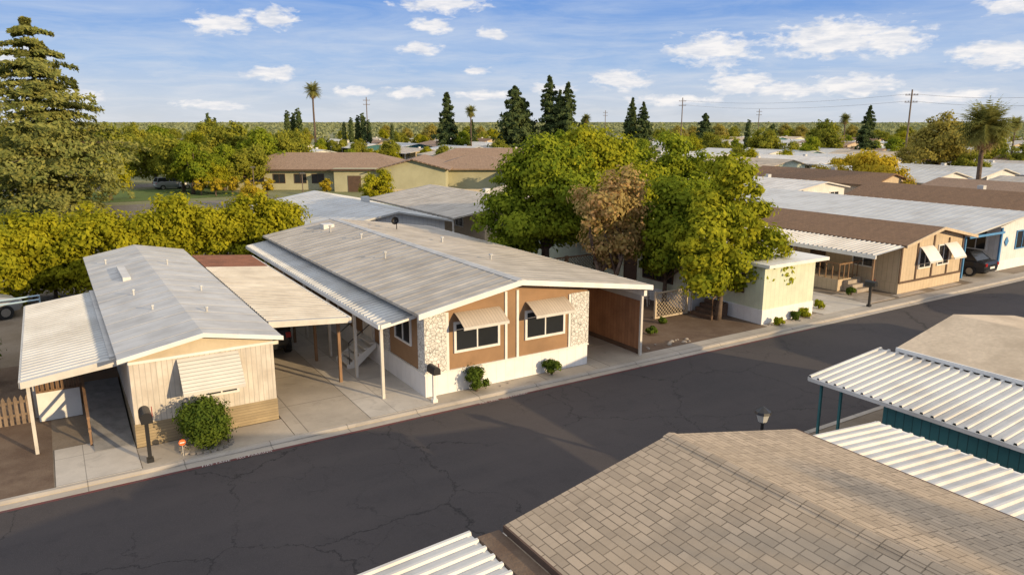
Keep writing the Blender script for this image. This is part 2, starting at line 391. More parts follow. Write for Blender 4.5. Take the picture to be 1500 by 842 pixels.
def win_awning(root,O,face,w,out,drop,mat,th=.02):
    U,N=Vector(face[0]),Vector(face[1]); O=Vector(O); W=Vector((0,0,1)); mb=MB()
    a=w/2; n=6
    pts=[]
    for i in range(n+1):
        t=i/n; c=out*t; z=-drop*(t**1.25); pts.append((c,z))
    vs=[O+U*(-a)+N*c+W*z for c,z in pts]+[O+U*a+N*c+W*z for c,z in pts]+[O+U*(-a)+N*c+W*(z-th) for c,z in pts]+[O+U*a+N*c+W*(z-th) for c,z in pts]
    m=n+1; fs=[]
    for i in range(n):
        fs+=[[i,i+1,i+1+m,i+m],[i+2*m,i+3*m,i+1+3*m,i+1+2*m],[i,i+2*m,i+1+2*m,i+1],[i+m,i+1+m,i+1+3*m,i+3*m]]
    fs.append([n,n+2*m,n+3*m,n+m])
    mb.add(vs,fs)
    aw=part(root,'window_awning',mb,mat)
    fr=MB(); fr.obox(O,U,N,-a,a,-drop-.1,-drop+.005,out-.02,out+.015)
    for s_ in (-a+.02,a-.02):
        fr.tube([O+U*s_+W*(-drop-.25)+N*.01,O+U*s_+N*out+W*(-drop-.02)],.014,6)
    part(aw,'awning_frame',fr,M['post'])
def fascia(root,x0,xr,x1,z0,zr,z1,y,d=.2,mat='white'):
    mb=MB()
    for xa,za in ((x0,z0),(x1,z1)):
        vs=[(xa,y,za),(xr,y,zr),(xr,y,zr-d),(xa,y,za-d),(xa,y+.045,za),(xr,y+.045,zr),(xr,y+.045,zr-d),(xa,y+.045,za-d)]
        mb.add(vs,[[0,1,2,3],[4,7,6,5],[0,4,5,1],[3,2,6,7],[0,3,7,4]])
    part(root,'fascia',mb,M[mat])
def lattice(mb,x0,x1,y,z0,z1,step=.18,r=.014):
    h=z1-z0; a=x0-h
    while a<x1:
        for s_ in (1,-1):
            ya=y+.02*s_; xa,xb=a,a+h; za,zb=z0,z1
            if xa<x0: za=z0+(x0-xa); xa=x0
            if xb>x1: zb=z1-(xb-x1); xb=x1
            if zb-za>.05:
                if s_<0: za,zb=z1+z0-za,z1+z0-zb
                mb.tube([(xa,ya,za),(xb,ya,zb)],r,4)
        a+=step
    mb.box(x0,x1,y-.04,y+.04,z1,z1+.07); mb.box(x0,x1,y-.04,y+.04,z0-.07,z0)
    for x in (x0,x1): mb.box(x-.05,x+.05,y-.05,y+.05,z0-.07,z1+.12)

# ------------------------------------------------------------------ centre home (brown and white double-wide)
H=thing('mobile_home',(13.9,32,0.1),'brown panelled double-wide mobile home with white skirting and stone corners','house')
x0,x1,y0,y1=10.4,17.4,22.3,42
part(H,'skirting',MB().box(x0-.03,x1+.03,y0-.03,y1,.1,.9),M['white_skirt'])
part(H,'skirting_cap',MB().box(x0-.07,x1+.07,y0-.07,y1,.9,.95),M['white'])
part(H,'wall',MB().prism([(x0,.95),(x1,.95),(x1,3.15),(14,3.74),(x0,3.12)],y0,y1),M['brown'])
for a,b in ((x0-.04,11.2),(16.6,x1+.04)):
    part(H,'stone_column',MB().box(a,b,y0-.06,y0+.5,.95,3.07),M['stone'])
part(H,'stone_column',MB().box(x0-.05,x0+.02,25.4,26.2,.95,3.0),M['stone'])
for c in (11.26,13.66,14.16,16.54): part(H,'trim_strip',MB().box(c-.05,c+.05,y0-.045,y0-.001,.95,3.05 if c<12 or c>16 else 3.5),M['white'])
for yy in (27.0,31.2,35,38.2): part(H,'trim_strip',MB().box(x0-.04,x0-.001,yy-.05,yy+.05,.95,3.05),M['white'])
mb=MB(); mb.gable(9.95,20.25,14.0,3.26,3.06,3.98,21.75,42.3,.10)
mb.seams(9.95,3.26,14.0,3.98,21.8,42.2,.61,.03,.022); mb.seams(20.25,3.06,14.0,3.98,21.8,42.2,.61,.03,.022)
rf=part(H,'roof',mb,M['roofB'])
part(rf,'ridge_cap',MB().gable(13.8,14.2,14.0,3.97,3.97,4.02,21.75,42.3,.02),M['roofA'])
fascia(H,9.93,14.0,20.27,3.27,3.99,3.07,21.70,.19)
part(H,'gutter',MB().box(20.25,20.34,21.76,42.3,2.86,3.04),M['white'])
window(H,(12.45,y0,1.62),FY,1.7,.95,1,t=.09); window(H,(15.4,y0,1.62),FY,1.65,.95,1,t=.09)
win_awning(H,(12.45,y0-.04,3.0),FY,1.82,.7,.38,M['awncloth']); win_awning(H,(15.4,y0-.04,3.0),FY,1.76,.7,.38,M['awncloth'])
for yy,w in ((24.1,1.3),(29.6,1.0),(33,1.5),(36.5,1.3),(39.8,1.2)): window(H,(x0,yy,1.75),FXm,w,1.0,1)
door(H,(x0,27.6,.95),FXm)
aw=MB(); aw.ribs(9.0,2.78,10.38,3.0,22.9,42.2,.3,.045); aw_o=part(H,'side_awning',aw,M['ribgrey'])
part(H,'awning_beam',MB().box(8.97,9.05,22.9,42.2,2.62,2.78),M['white'])
part(H,'awning_beam',MB().prism([(9.06,2.62),(9.06,2.77),(10.36,2.98),(10.36,2.84)],22.86,22.92),M['white'])
for yy in (23.0,25.6,28.6,31.8,35,38.4): part(H,'post',MB().box(9.05,9.15,yy-.05,yy+.05,.1,2.64),M['post'])
st=MB()
for i in range(5): st.box(9.12+i*.24,9.38+i*.24,26.7,27.9,.22+i*.18,.27+i*.18)
for yy in (26.66,27.91): st.add([(9.1,yy,.1),(9.5,yy,.1),(10.33,yy,.8),(10.33,yy,1.0),(9.1,yy,.25),(9.1,yy+.04,.1),(9.5,yy+.04,.1),(10.33,yy+.04,.8),(10.33,yy+.04,1.0),(9.1,yy+.04,.25)],[[0,1,2,3,4],[5,9,8,7,6],[3,8,9,4],[0,4,9,5],[0,5,6,1],[1,6,7,2]])
part(H,'entry_steps',st,M['white'],'white open-tread entry steps')
for yy in (26.64,27.97):
    part(H,'stair_rail',MB().tube([(9.2,yy,.3),(9.2,yy,1.15),(10.33,yy,1.95)],.02,6),M['black'])
part(H,'carport_wall',MB().box(20.02,20.09,22.1,31,.3,2.35),M['redwood'],'natural brown board wall')
part(H,'carport_wall_base',MB().box(20.0,20.12,22.08,31,.1,.3),M['darktrim'])
part(H,'carport_wall_panel',MB().box(20.03,20.08,22.1,31,2.36,2.60),M['ribgrey'])
part(H,'carport_beam',MB().box(19.98,20.14,21.9,42,2.61,2.84),M['white'])
for yy in (21.98,26,30,34,38): part(H,'post',MB().box(19.90,20.0,yy-.05,yy+.05,.1,2.61),M['post'])
for (px,py,ph) in ((12.2,30,.25),(13.0,35,.2),(15.8,27,.2),(12.6,38.5,.3),(16.5,33,.2)):
    zb=3.98-abs(px-14)*(.178 if px<14 else .147)
    part(H,'roof_vent',MB().tube([(px,py,zb-.05),(px,py,zb+ph)],.05,8).tube([(px,py,zb+ph),(px,py,zb+ph+.06)],[.10,.08],8),M['ribgrey'])
part(H,'roof_box',MB().box(12.6,13.2,39.6,40.3,3.6,3.98),M['ribwhite'])
ds=MB(); ds.tube([(16.2,38,3.55),(16.2,38,4.1)],.025,6); ds.tube([(16.2,38,4.1),(16.14,37.94,4.13),(16.06,37.86,4.17)],[.03,.16,.22],14,cap=False)
ds.tube([(16.2,38,4.1),(15.9,37.7,4.06)],.015,5)
part(H,'satellite_dish',ds,M['black'])

# ------------------------------------------------------------------ left home (pale single-wide)
A=thing('mobile_home',(3.4,32,0.1),'pale single-wide mobile home with cream vertical siding and brick-look skirting','house')
x0,x1,y0,y1=1.4,5.5,23.1,41.7
part(A,'skirting',MB().box(x0-.02,x1+.02,y0-.02,y1,.1,.82),M['brickA'])
part(A,'wall',MB().box(x0,x1,y0,y1,.82,2.72),M['sidingA'])
part(A,'gable',MB().prism([(x0,2.725),(x1,2.725),(x1,2.86),(3.45,3.26),(x0,2.86)],y0-.012,y1),M['gableA'])
part(A,'trim_strip',MB().box(x0-.02,x1+.02,y0-.05,y0-.014,2.66,2.74),M['white'])
mb=MB(); mb.gable(1.12,5.75,3.45,2.92,2.92,3.36,22.85,42,.07); mb.seams(1.12,2.92,3.45,3.36,22.9,41.9,1.22,.03,.016); mb.seams(5.75,2.92,3.45,3.36,22.9,41.9,1.22,.03,.016)
rf=part(A,'roof',mb,M['roofA'])
fascia(A,1.10,3.45,5.77,2.93,3.375,2.93,22.8,.13)
window(A,(3.85,y0,1.35),FY,.9,.85,1)
win_awning(A,(3.55,y0-.05,2.62),FY,1.75,.75,.85,M['awnwhite'])
part(A,'skylight',MB().box(2.2,2.5,33.5,36.5,3.0,3.28),M['ribwhite'])
for (px,py,ph) in ((4.1,26,.14),(2.6,27.5,.12),(4.6,30,.16),(2.3,30.5,.18),(1.9,38.5,.18),(4.2,36,.2)):
    zb=3.36-abs(px-3.45)*.19; part(A,'roof_vent',MB().tube([(px,py,zb-.03),(px,py,zb+ph)],.04,8).tube([(px,py,zb+ph),(px,py,zb+ph+.05)],[.07,.05],8),M['ribgrey'])
for yy in (28.5,33,37): window(A,(x1,yy,1.5),FXp,1.0,.9,1)
for yy in (31,37.5): window(A,(x0,yy,1.5),FXm,1.0,.9,1)
cp=MB(); cp.ribs(5.78,2.93,8.62,2.68,24.8,35.9,.3,.04); part(A,'carport_roof',cp,M['ribtan'])
cp=MB(); cp.ribs(5.78,2.93,8.62,2.68,35.95,39.4,.3,.04); part(A,'carport_roof',cp,M['rustroof'],'rusty brown end of carport roof')
part(A,'carport_beam',MB().box(8.60,8.68,24.7,39.4,2.50,2.70),M['post'])
part(A,'carport_beam',MB().prism([(5.8,2.72),(5.8,2.93),(8.6,2.69),(8.6,2.5)],24.72,24.78),M['post'])
for yy in (25.4,28.3,31.3,34.4,37.6): part(A,'post',MB().box(8.36,8.46,yy-.05,yy+.05,.1,2.60),M['brownpost'])
pa=MB(); pa.ribs(-1.25,2.40,.98,2.68,23.9,34.2,.3,.045); part(A,'porch_roof',pa,M['ribgrey'])
part(A,'porch_beam',MB().prism([(-1.27,2.22),(-1.27,2.41),(1.38,2.74),(1.38,2.5)],23.82,23.9),M['post'])
part(A,'porch_beam',MB().box(-1.31,-1.23,23.9,34.2,2.22,2.40),M['post'])
part(A,'porch_flashing',MB().box(.98,1.4,23.9,34.2,2.70,2.76),M['roofA'])
for yy in (24.2,27.4,30.6,33.8): part(A,'post',MB().box(-1.16,-1.07,yy-.05,yy+.05,.1,2.3),M['post'])
part(A,'porch_deck',MB().box(-1.0,1.38,28.0,34,.1,.85),M['wood'])
rp=MB(); rp.add([(.30,23.45,.11),(1.33,23.45,.11),(1.33,27.98,.86),(.30,27.98,.86),(.30,23.45,.1),(1.33,23.45,.1),(1.33,27.98,.1),(.30,27.98,.1)],[[0,1,2,3],[4,7,6,5],[0,4,5,1],[1,5,6,2],[0,3,7,4]])
part(A,'ramp',rp,M['carpet'],'ramp covered in dark grey carpet')
rl=MB()
for yy in (24.0,25.9,27.9): rl.box(.22,.28,yy-.03,yy+.03,.1,1.06+(yy-24)*.18)
for dz in (0,-.4): rl.add([(.21,23.85,.98+dz),(.29,23.85,.98+dz),(.29,28,1.74+dz),(.21,28,1.74+dz),(.21,23.85,1.05+dz),(.29,23.85,1.05+dz),(.29,28,1.81+dz),(.21,28,1.81+dz)],[[0,3,2,1],[4,5,6,7],[0,1,5,4],[1,2,6,5],[2,3,7,6],[3,0,4,7]])
part(A,'ramp_rail',rl,M['brownpost'])
part(A,'porch_panel',MB().box(-1.05,.15,26.9,26.96,.1,1.05),M['white'],'white lower porch panel')
sl=MB(); xx=-1.05
while xx<.1: sl.box(xx,xx+.09,26.9,26.94,1.12,2.3); xx+=.14
sl.box(-1.05,.15,26.88,26.96,1.06,1.12); sl.box(-1.05,.15,26.88,26.96,2.3,2.36)
part(A,'porch_screen',sl,M['wood'])

# ------------------------------------------------------------------ green-walled home behind the yard trees
G=thing('mobile_home',(29.5,32,0.1),'pale mint-green mobile home with white skirting and low white roof','house')
part(G,'skirting',MB().box(27.97,31.73,22.47,26.0,.1,.8).box(27.0,31.73,26.02,42,.1,.8),M['white_skirt'])
part(G,'wall',MB().box(28,31.7,22.5,26.0,.8,2.85).box(27.02,31.7,26.02,42,.8,2.85),M['green_wall'])
mb=MB(); mb.box(27.8,32.2,22.1,26.2,2.87,3.02); part(G,'roof',mb,M['white'])
mb=MB(); mb.gable(26.7,32.1,29.4,2.95,2.95,3.4,26.22,42.3,.08); mb.seams(26.7,2.95,29.4,3.4,26.3,42.2,.61); mb.seams(32.1,2.95,29.4,3.4,26.3,42.2,.61); part(G,'roof',mb,M['ribwhite'])
window(G,(28,24.2,1.5),FXm,1.0,1.0,1,M['darktrim']); window(G,(27.02,28.6,1.3),FXm,2.2,1.3,2,M['darktrim']); window(G,(27.02,33,1.3),FXm,2.0,1.3,1,M['darktrim'])
door(G,(27.02,30.8,.8),FXm,mat=M['darktrim'])
st=MB()
for i in range(4): st.box(26.6+i*.3,26.9+i*.3,24.4,25.7,.1,.28+i*.17)
part(G,'entry_steps',st,M['darktrim'])
for yy in (24.35,25.75): part(G,'stair_rail',MB().tube([(26.65,yy,.1),(26.65,yy,1.15),(27.9,yy,1.8)],.03,6),M['brownpost'])
mb=MB(); lattice(mb,24.4,26.5,25.9,.2,1.35,.2,.018); part(G,'porch_lattice',mb,M['lattice'],'pale tan porch lattice')
L=thing('lattice_fence',(24.5,33.5,.1),'brown wooden lattice fence panel in the shade of the trees','fence')
mb=MB(); lattice(mb,22.2,24.5,33.45,.2,1.95); lattice(mb,24.6,26.9,33.45,.2,1.95); part(L,'lattice_panel',mb,M['brownpost'])
def chair(loc,rz):
    c=thing_local('patio_chair',loc,'pale plastic patio chair on the bare dirt yard','chair',None,rz)
    part(c,'seat',MB().box(-.25,.25,-.25,.25,.40,.44),M['post'])
    part(c,'backrest',MB().add([(-.25,.22,.44),(.25,.22,.44),(.25,.34,.9),(-.25,.34,.9),(-.25,.25,.44),(.25,.25,.44),(.25,.37,.9),(-.25,.37,.9)],[[0,1,2,3],[4,7,6,5],[0,4,5,1],[1,5,6,2],[2,6,7,3],[3,7,4,0]]),M['post'])
    for a in (-.22,.22):
        for b in (-.22,.22): part(c,'leg',MB().tube([(a*1.15,b*1.15,0),(a,b,.40)],[.02,.025],6),M['post'])
        part(c,'armrest',MB().box(a-.03,a+.03,-.25,.28,.62,.65).box(a-.02,a+.02,-.24,-.20,.44,.62),M['post'])
chair((25.9,28.4,.09),2.2)

# ------------------------------------------------------------------ brown shingle roof home
Q=thing('mobile_home',(43,30,0.1),'beige mobile home with brown shingle roof, dark trim and covered porch','house')
x0,x1,y0,y1=39.6,46.0,22.8,37.5
part(Q,'skirting',MB().box(x0-.03,x1+.03,y0-.03,y1,.1,.7),M['beige_wall'])
part(Q,'wall',MB().prism([(x0,.7),(x1,.7),(x1,2.9),(42.8,3.5),(x0,2.9)],y0,y1),M['beige_wall'])
for c in (39.65,41.2,42.8,44.4,45.95): part(Q,'trim_strip',MB().box(c-.07,c+.07,y0-.04,y0-.001,.7,2.9 if abs(c-42.8)>1 else 3.4),M['darktrim'])
part(Q,'trim_strip',MB().box(x0,x1,y0-.06,y0-.042,.66,.78),M['darktrim'])
part(Q,'roof',MB().gable(39.2,46.5,42.8,2.93,2.93,3.68,22.3,37.9,.14),M['shBrown'])
fascia(Q,39.18,42.8,46.52,2.94,3.69,2.94,22.25,.16,'beige_wall')
window(Q,(42.0,y0,1.4),FY,1.1,1.1,1); window(Q,(43.9,y0,1.4),FY,1.1,1.1,1)
win_awning(Q,(42.0,y0-.05,2.6),FY,1.3,.65,.75,M['white']); win_awning(Q,(44.5,y0-.05,2.6),FY,1.3,.65,.75,M['white'])
pr=MB(); pr.ribs(36.6,2.62,39.18,2.86,22.4,37.5,.3,.05); part(Q,'porch_roof',pr,M['ribwhite'])
part(Q,'porch_beam',MB().box(36.55,36.63,22.4,37.5,2.42,2.62),M['white'])
for yy in (22.6,27.5,32.5,37): part(Q,'post',MB().box(36.7,36.8,yy-.05,yy+.05,.1,2.45),M['brownpost'])
part(Q,'porch_deck',MB().box(37.4,39.55,25.0,32,.1,.75),M['beige_wall'])
rl=MB()
for i in range(17): rl.box(37.42,37.47,25.0+i*.42,25.05+i*.42,.75,1.6)
for i in range(5): rl.box(37.45+i*.42,37.5+i*.42,25.0,25.05,.75,1.6)
rl.box(37.4,37.5,25.0,32,1.6,1.68); rl.box(37.5,39.5,24.98,25.07,1.6,1.68); part(Q,'porch_railing',rl,M['brownpost'])
st=MB()
for i in range(3): st.box(37.9,39.0,24.1+i*.3,24.4+i*.3,.1,.3+i*.2)
part(Q,'entry_steps',st,M['gravel']); door(Q,(x0,28,.75),FXm,mat=M['darktrim']); window(Q,(x0,30.5,1.4),FXm,1.4,1.1); window(Q,(x0,25,1.4),FXm,1.2,1.1)

# ------------------------------------------------------------------ white and blue home
W5=thing('mobile_home',(55,32,0.1),'white mobile home with soft blue trim and long white roof','house')
part(W5,'skirting',MB().box(51.2,58.4,23.2,44,.1,.7),M['white_skirt'])
part(W5,'wall',MB().prism([(51.22,.7),(58.38,.7),(58.38,2.95),(54.8,3.5),(51.22,2.95)],23.22,44),M['white_wall'])
mb=MB(); mb.gable(46.9,58.8,54.8,2.80,3.0,3.7,22.9,44.3,.1); mb.seams(46.9,2.80,54.8,3.7,23,44.2,.61,.04,.02); mb.seams(58.8,3.0,54.8,3.7,23,44.2,.61,.04,.02); part(W5,'roof',mb,M['ribgrey'])
for yy in (23.2,28,33,38,43): part(W5,'post',MB().box(47.0,47.1,yy-.05,yy+.05,.1,2.72),M['blue'])
part(W5,'carport_beam',MB().box(47.0,51.2,22.92,22.98,2.58,2.72),M['blue'])
part(W5,'trim_strip',MB().box(51.2,51.36,23.1,23.2,.7,2.9),M['blue'])
window(W5,(51.22,24.6,1.4),FXm,1.2,1.2,1,M['white']); window(W5,(51.22,29.5,1.4),FXm,1.2,1.2,1,M['blue']); window(W5,(54.2,23.22,1.4),FY,1.6,1.1,1,M['blue'])
part(W5,'wall_ornament',MB().add([(52.1,23.16,1.6),(52.35,23.16,1.95),(52.1,23.16,2.3),(51.85,23.16,1.95)],[[0,1,2,3]]),M['blue'])

# ------------------------------------------------------------------ near-side homes
N1=thing('mobile_home',(9.5,0,0.1),'mobile home with weathered grey-tan shingle roof and white ribbed carports','house')
part(N1,'wall',MB().prism([(6.2,.1),(12.9,.1),(12.9,2.82),(9.45,3.5),(6.2,2.82)],-12,8.8),M['beige_wall'])
mb=MB(); mb.gable(5.8,13.2,9.45,2.98,2.98,3.74,-12.4,9.5,.09); rf=part(N1,'roof',mb,M['shA'])
part(rf,'ridge_cap',MB().gable(9.30,9.60,9.45,3.725,3.725,3.765,-12.4,9.52,.02),M['shA'])
part(rf,'drip_edge',MB().box(5.76,5.80,-12.4,9.5,2.86,2.98).box(13.2,13.24,-12.4,9.5,2.86,2.98),M['darktrim'])
mb=MB(); mb.ribs(2.0,2.60,5.3,2.82,-12,9.9,.26,.055); part(N1,'carport_roof',mb,M['ribwhite'])
mb=MB(); mb.box(5.32,5.74,-12,9.6,2.80,2.86); part(N1,'debris_gutter',mb,M['dirt'],'gutter tray full of brown leaf litter')
mb=MB(); mb.ribs(13.3,2.80,16.0,2.56,-12,9.35,.26,.055); part(N1,'carport_roof',mb,M['ribwhite'])
part(N1,'carport_beam',MB().box(16.0,16.06,-12,9.4,2.40,2.56).box(13.4,16.0,9.36,9.42,2.42,2.55),M['white'])
for yy in (9.2,5.5,2): part(N1,'post',MB().box(15.9,16.0,yy-.05,yy+.05,.1,2.42),M['post'])
for yy in (9.6,5.5,2): part(N1,'post',MB().box(2.1,2.2,yy-.05,yy+.05,.1,2.55),M['post'])
N2=thing('mobile_home',(24,0,0.1),'teal-sided mobile home with speckled beige roof and white ribbed carport','house')
part(N2,'wall',MB().prism([(20.75,.1),(27.3,.1),(27.3,2.85),(24,3.45),(20.75,2.85)],-12,11.3),M['beige_wall'])
part(N2,'storage_wall',MB().box(17.55,20.7,-12,10.1,.1,2.52),M['teal'],'dark teal ribbed storage room wall')
part(N2,'trim_strip',MB().box(17.5,17.545,-12,10.1,1.05,1.12).box(17.5,17.545,-12,10.1,.1,.25),M['white'])
part(N2,'roof',MB().gable(20.65,27.6,23.6,3.02,3.02,3.62,-12.4,11.7,.12),M['roofN2'])
part(N2,'fascia',MB().box(20.6,20.648,-12.4,11.7,2.92,3.03),M['white'])
mb=MB(); mb.ribs(17.3,2.60,20.58,2.88,-12,12.15,.26,.055); part(N2,'carport_roof',mb,M['ribwhite'])
part(N2,'carport_beam',MB().box(17.26,17.3,-12,12.15,2.50,2.60).prism([(17.3,2.5),(17.3,2.6),(20.6,2.86),(20.6,2.76)],12.17,12.2),M['ribwhite'])
for yy in (11.9,11.3): part(N2,'post',MB().box(17.5,17.56,yy-.03,yy+.03,.1,2.58),M['teal'])
for (a,b,lab,wm,rm) in ((-8.6,-1.6,'cream mobile home with light metal roof beside the street','white_wall','roofA'),(-20.5,-13.3,'beige mobile home with tan roof beside the street','beige_wall','roofB'),(31,38,'cream mobile home with brown shingle roof beside the street','beige_wall','shBrown'),(43,50,'white mobile home with pale metal roof beside the street','white_wall','roofA'),(55,62,'beige mobile home with tan metal roof beside the street','beige_wall','roofB')):
    n=thing('mobile_home',((a+b)/2,0,.1),lab,'house')
    m_=(a+b)/2
    part(n,'wall',MB().prism([(a,.1),(b,.1),(b,2.85),(m_,3.5),(a,2.85)],-12,8.6),M[wm])
    part(n,'roof',MB().gable(a-.35,b+.35,m_,2.95,2.95,3.7,-12.4,9.0,.1),M[rm])
    window(n,(m_-1.6,8.6,1.4),((1,0,0),(0,1,0)),1.4,1.0); window(n,(m_+1.6,8.6,1.4),((1,0,0),(0,1,0)),1.4,1.0)

# ------------------------------------------------------------------ second-row and distant homes
def proto(w,l,ze,zr,wallm,roofm,label,loc,seam=True,carport=True):
    n=thing_local('mobile_home',loc,label,'house','homes in the park')
    part(n,'wall',MB().prism([(-w/2,0),(w/2,0),(w/2,ze),(0,zr-.1),(-w/2,ze)],-l/2,l/2),M[wallm])
    mb=MB(); xr=w/2+.4; 
    xl=-(w/2+ (2.8 if carport else .4)); zl=zr-(zr-ze)*(-xl)/(w/2)*(.75 if carport else 1)
    mb.gable(xl,xr,0,zl,ze-.02,zr,-l/2-.4,l/2+.4,.12)
    if seam: mb.seams(xl,zl,0,zr,-l/2,l/2,.8,.04,.025); mb.seams(xr,ze-.02,0,zr,-l/2,l/2,.8,.04,.025)
    part(n,'roof',mb,M[roofm])
    for a in (-w/4,w/4): window(n,(a,-l/2,1.4),FY,1.3,1.0,1)
    for a in (-l/4,0,l/4): window(n,(-w/2,a,1.4),FXm,1.2,1.0,1)
    if carport:
        for a in (-l/2,0,l/2): part(n,'post',MB().box(xl+.1,xl+.2,a-.05,a+.05,0,zl-.1),M['post'])
    part(n,'roof_vent',MB().box(.6,1.1,-1,-.5,zr-.3,zr+.25),M['ribgrey'])
    return n
PR=[proto(7,17,2.9,3.7,'white_wall','ribgrey','white home with blue-grey ribbed metal roof',(19.2,53.5,.1)),
    proto(7,16,2.9,3.6,'beige_wall','roofB','beige home with tan metal roof',(30.8,55.5,.1)),
    proto(6.6,17,2.9,3.5,'white_wall','ribwhite','white home with white metal roof',(-14,60,.1)),
    proto(7,17,2.9,3.9,'beige_wall','shBrown','beige home with brown shingle roof',(66,33,.1),False,False),
    proto(7,16,2.9,3.8,'green_wall','roofN2','pale green home with beige roof',(42.3,55.5,.1),False),
    proto(6.6,17,2.9,3.6,'teal','ribgrey','teal home with grey metal roof',(54,55.5,.1)),
    proto(7,17,2.9,3.8,'beige_wall','clubroof','tan home with russet roof',(78,33,.1),False)]
TREESPOTS=[]
for ry,xs in ((55.5,range(66,150,12)),(33,range(90,130,12)),):
    for x in xs: copy_thing(PR[R.choice([0,1,2,3,4,6,0])],(x+R.uniform(-.6,.6),ry,.1))
def inview(x,y,m=.74):
    f=x*.5299+y*.848; r=x*.848-y*.5299
    return f>10 and abs(r/f)<m, f, r
for ry in (84,107,139,162,194,217,250):
    x=-60
    while x<330:
        ok,f,r=inview(x,ry)
        if ok and f<300:
            if (f<135 and -75<r<5): pass
            elif f<150 and r<-40: pass
            elif R.random()<(.84 if f<150 else .7):
                copy_thing(PR[R.choice([0,0,1,1,2,2,3,4,5,6])],(x,ry+R.uniform(-1,1),0),0,1+R.uniform(-.05,.08))
            else: TREESPOTS.append((x,ry+R.uniform(-7,7)))
            if R.random()<(.3 if f<150 else .6): TREESPOTS.append((x+6,ry+R.uniform(-10,10)))
        x+=12.2

rz=math.radians(-32)
C=thing_local('clubhouse',(38.1,98.8,0),'olive stucco clubhouse with russet hip and gable shingle roofs','building',None,rz)
def hip(mb,x0,x1,y0,y1,ze,zr,o=.8,th=.18):
    x0-=o;x1+=o;y0-=o;y1+=o; h=min((y1-y0)/2,(x1-x0)/2-.5); ym=(y0+y1)/2
    vs=[(x0,y0,ze),(x1,y0,ze),(x1,y1,ze),(x0,y1,ze),(x0+h,ym,zr),(x1-h,ym,zr),(x0,y0,ze-th),(x1,y0,ze-th),(x1,y1,ze-th),(x0,y1,ze-th)]
    mb.add(vs,[[0,1,5,4],[1,2,5],[2,3,4,5],[3,0,4],[0,6,7,1],[1,7,8,2],[2,8,9,3],[3,9,6,0],[6,9,8,7]])
mb=MB(); mb.box(-20.5,2,2,14,0,2.9); mb.box(11,21,3,13,0,2.9); mb.box(-4.5,1.9,-1,1.98,0,3.0); part(C,'wall',mb,M['olive_wall'])
part(C,'wall',MB().prism([(2.02,0),(10.98,0),(10.98,3.2),(6.5,4.3),(2.02,3.2)],-2,12),M['olive_wall'])
mb=MB(); hip(mb,-20.5,5.5,2,14,2.95,5.0); hip(mb,8.6,21,3,13,2.95,4.7); part(C,'roof',mb,M['clubroof'])
part(C,'roof',MB().gable(1.4,11.6,6.5,3.15,3.15,4.55,-2.6,12.6,.16),M['clubroof'])
part(C,'fascia',MB().box(-4.8,1.3,-1.5,-1.3,2.9,3.15).box(-20.3,-5,1.1,1.18,2.72,2.92),M['darktrim'])
part(C,'roof',MB().box(-4.8,1.3,-1.29,1.1,3.01,3.14),M['olive_wall'],'flat porch roof')
for a in (-16,-13,-10,-7.5): window(C,(a,2,1),FY,1.6,1.2,1,M['darktrim'])
part(C,'door',MB().box(-2.6,-.8,-1.06,-1,0,2.2),M['darktrim'])
C2=thing_local('community_hall',(66,112,0),'low olive hall with russet hip roof','building',None,rz)
part(C2,'wall',MB().box(-11,11,0,9,0,3),M['olive_wall']); mb=MB(); hip(mb,-11,11,0,9,3.02,4.9); part(C2,'roof',mb,M['clubroof'])
FW=thing_local('site_fence',(24,90,0),'low tan board fence beside the clubhouse lawn','fence',None,rz)
part(FW,'fence_panel',MB().box(12,24,0,.08,0,1.6),M['gableA'])

# ------------------------------------------------------------------ foliage
def np_mesh(name,V,nq):
    me=D.meshes.new(name); n=len(V)
    me.vertices.add(n); me.vertices.foreach_set('co',V.astype(np.float32).ravel())
    me.loops.add(n); me.loops.foreach_set('vertex_index',np.arange(n,dtype=np.int32))
    me.polygons.add(nq); me.polygons.foreach_set('loop_start',np.arange(0,n,4,dtype=np.int32)); me.polygons.foreach_set('loop_total',np.full(nq,4,dtype=np.int32))
    me.update(calc_edges=True); me.validate(); return me
def unit(v): return v/np.maximum(np.linalg.norm(v,axis=1,keepdims=True),1e-6)
def quads(P,Nn,size,rg,asp=.6):
    n=len(P); t=unit(np.cross(Nn,unit(rg.normal(size=(n,3))))); b=np.cross(Nn,t)
    s=size[:,None]; bend=Nn*s*.15
    V=np.empty((n,4,3)); V[:,0]=P-t*s; V[:,1]=P+b*s*asp-bend; V[:,2]=P+t*s; V[:,3]=P-b*s*asp-bend
    return V.reshape(-1,3)
def crown_np(seed,blobs,ncl,cr,per,ls,flat=.75,inner=.5):
    rg=np.random.default_rng(seed); blobs=np.array(blobs,float)
    wt=(blobs[:,3]*blobs[:,4]*blobs[:,5])**.67; idx=rg.choice(len(blobs),ncl,p=wt/wt.sum())
    d=unit(rg.normal(size=(ncl,3))); rr=rg.uniform(inner,1.04,ncl)[:,None]
    cc=blobs[idx,:3]+d*rr*blobs[idx,3:6]; crr=cr*rg.uniform(.5,1.45,ncl)
    ii=np.repeat(np.arange(ncl),(per*(crr/cr)**2).astype(int))
    n=len(ii); dd=unit(rg.normal(size=(n,3))); q=dd*(rg.random((n,1))**(1/2.2))
    q[:,2]*=flat
    P=cc[ii]+q*crr[ii][:,None]*(1+.18*rg.normal(size=(n,1)))
    out=unit(unit(P-blobs[idx[ii],:3])*.6+dd*.9+rg.normal(size=(n,3))*.4+np.array([0,0,.2]))
    sz=ls*rg.uniform(.55,1.4,n)
    return quads(P,out,sz,rg),n,cc
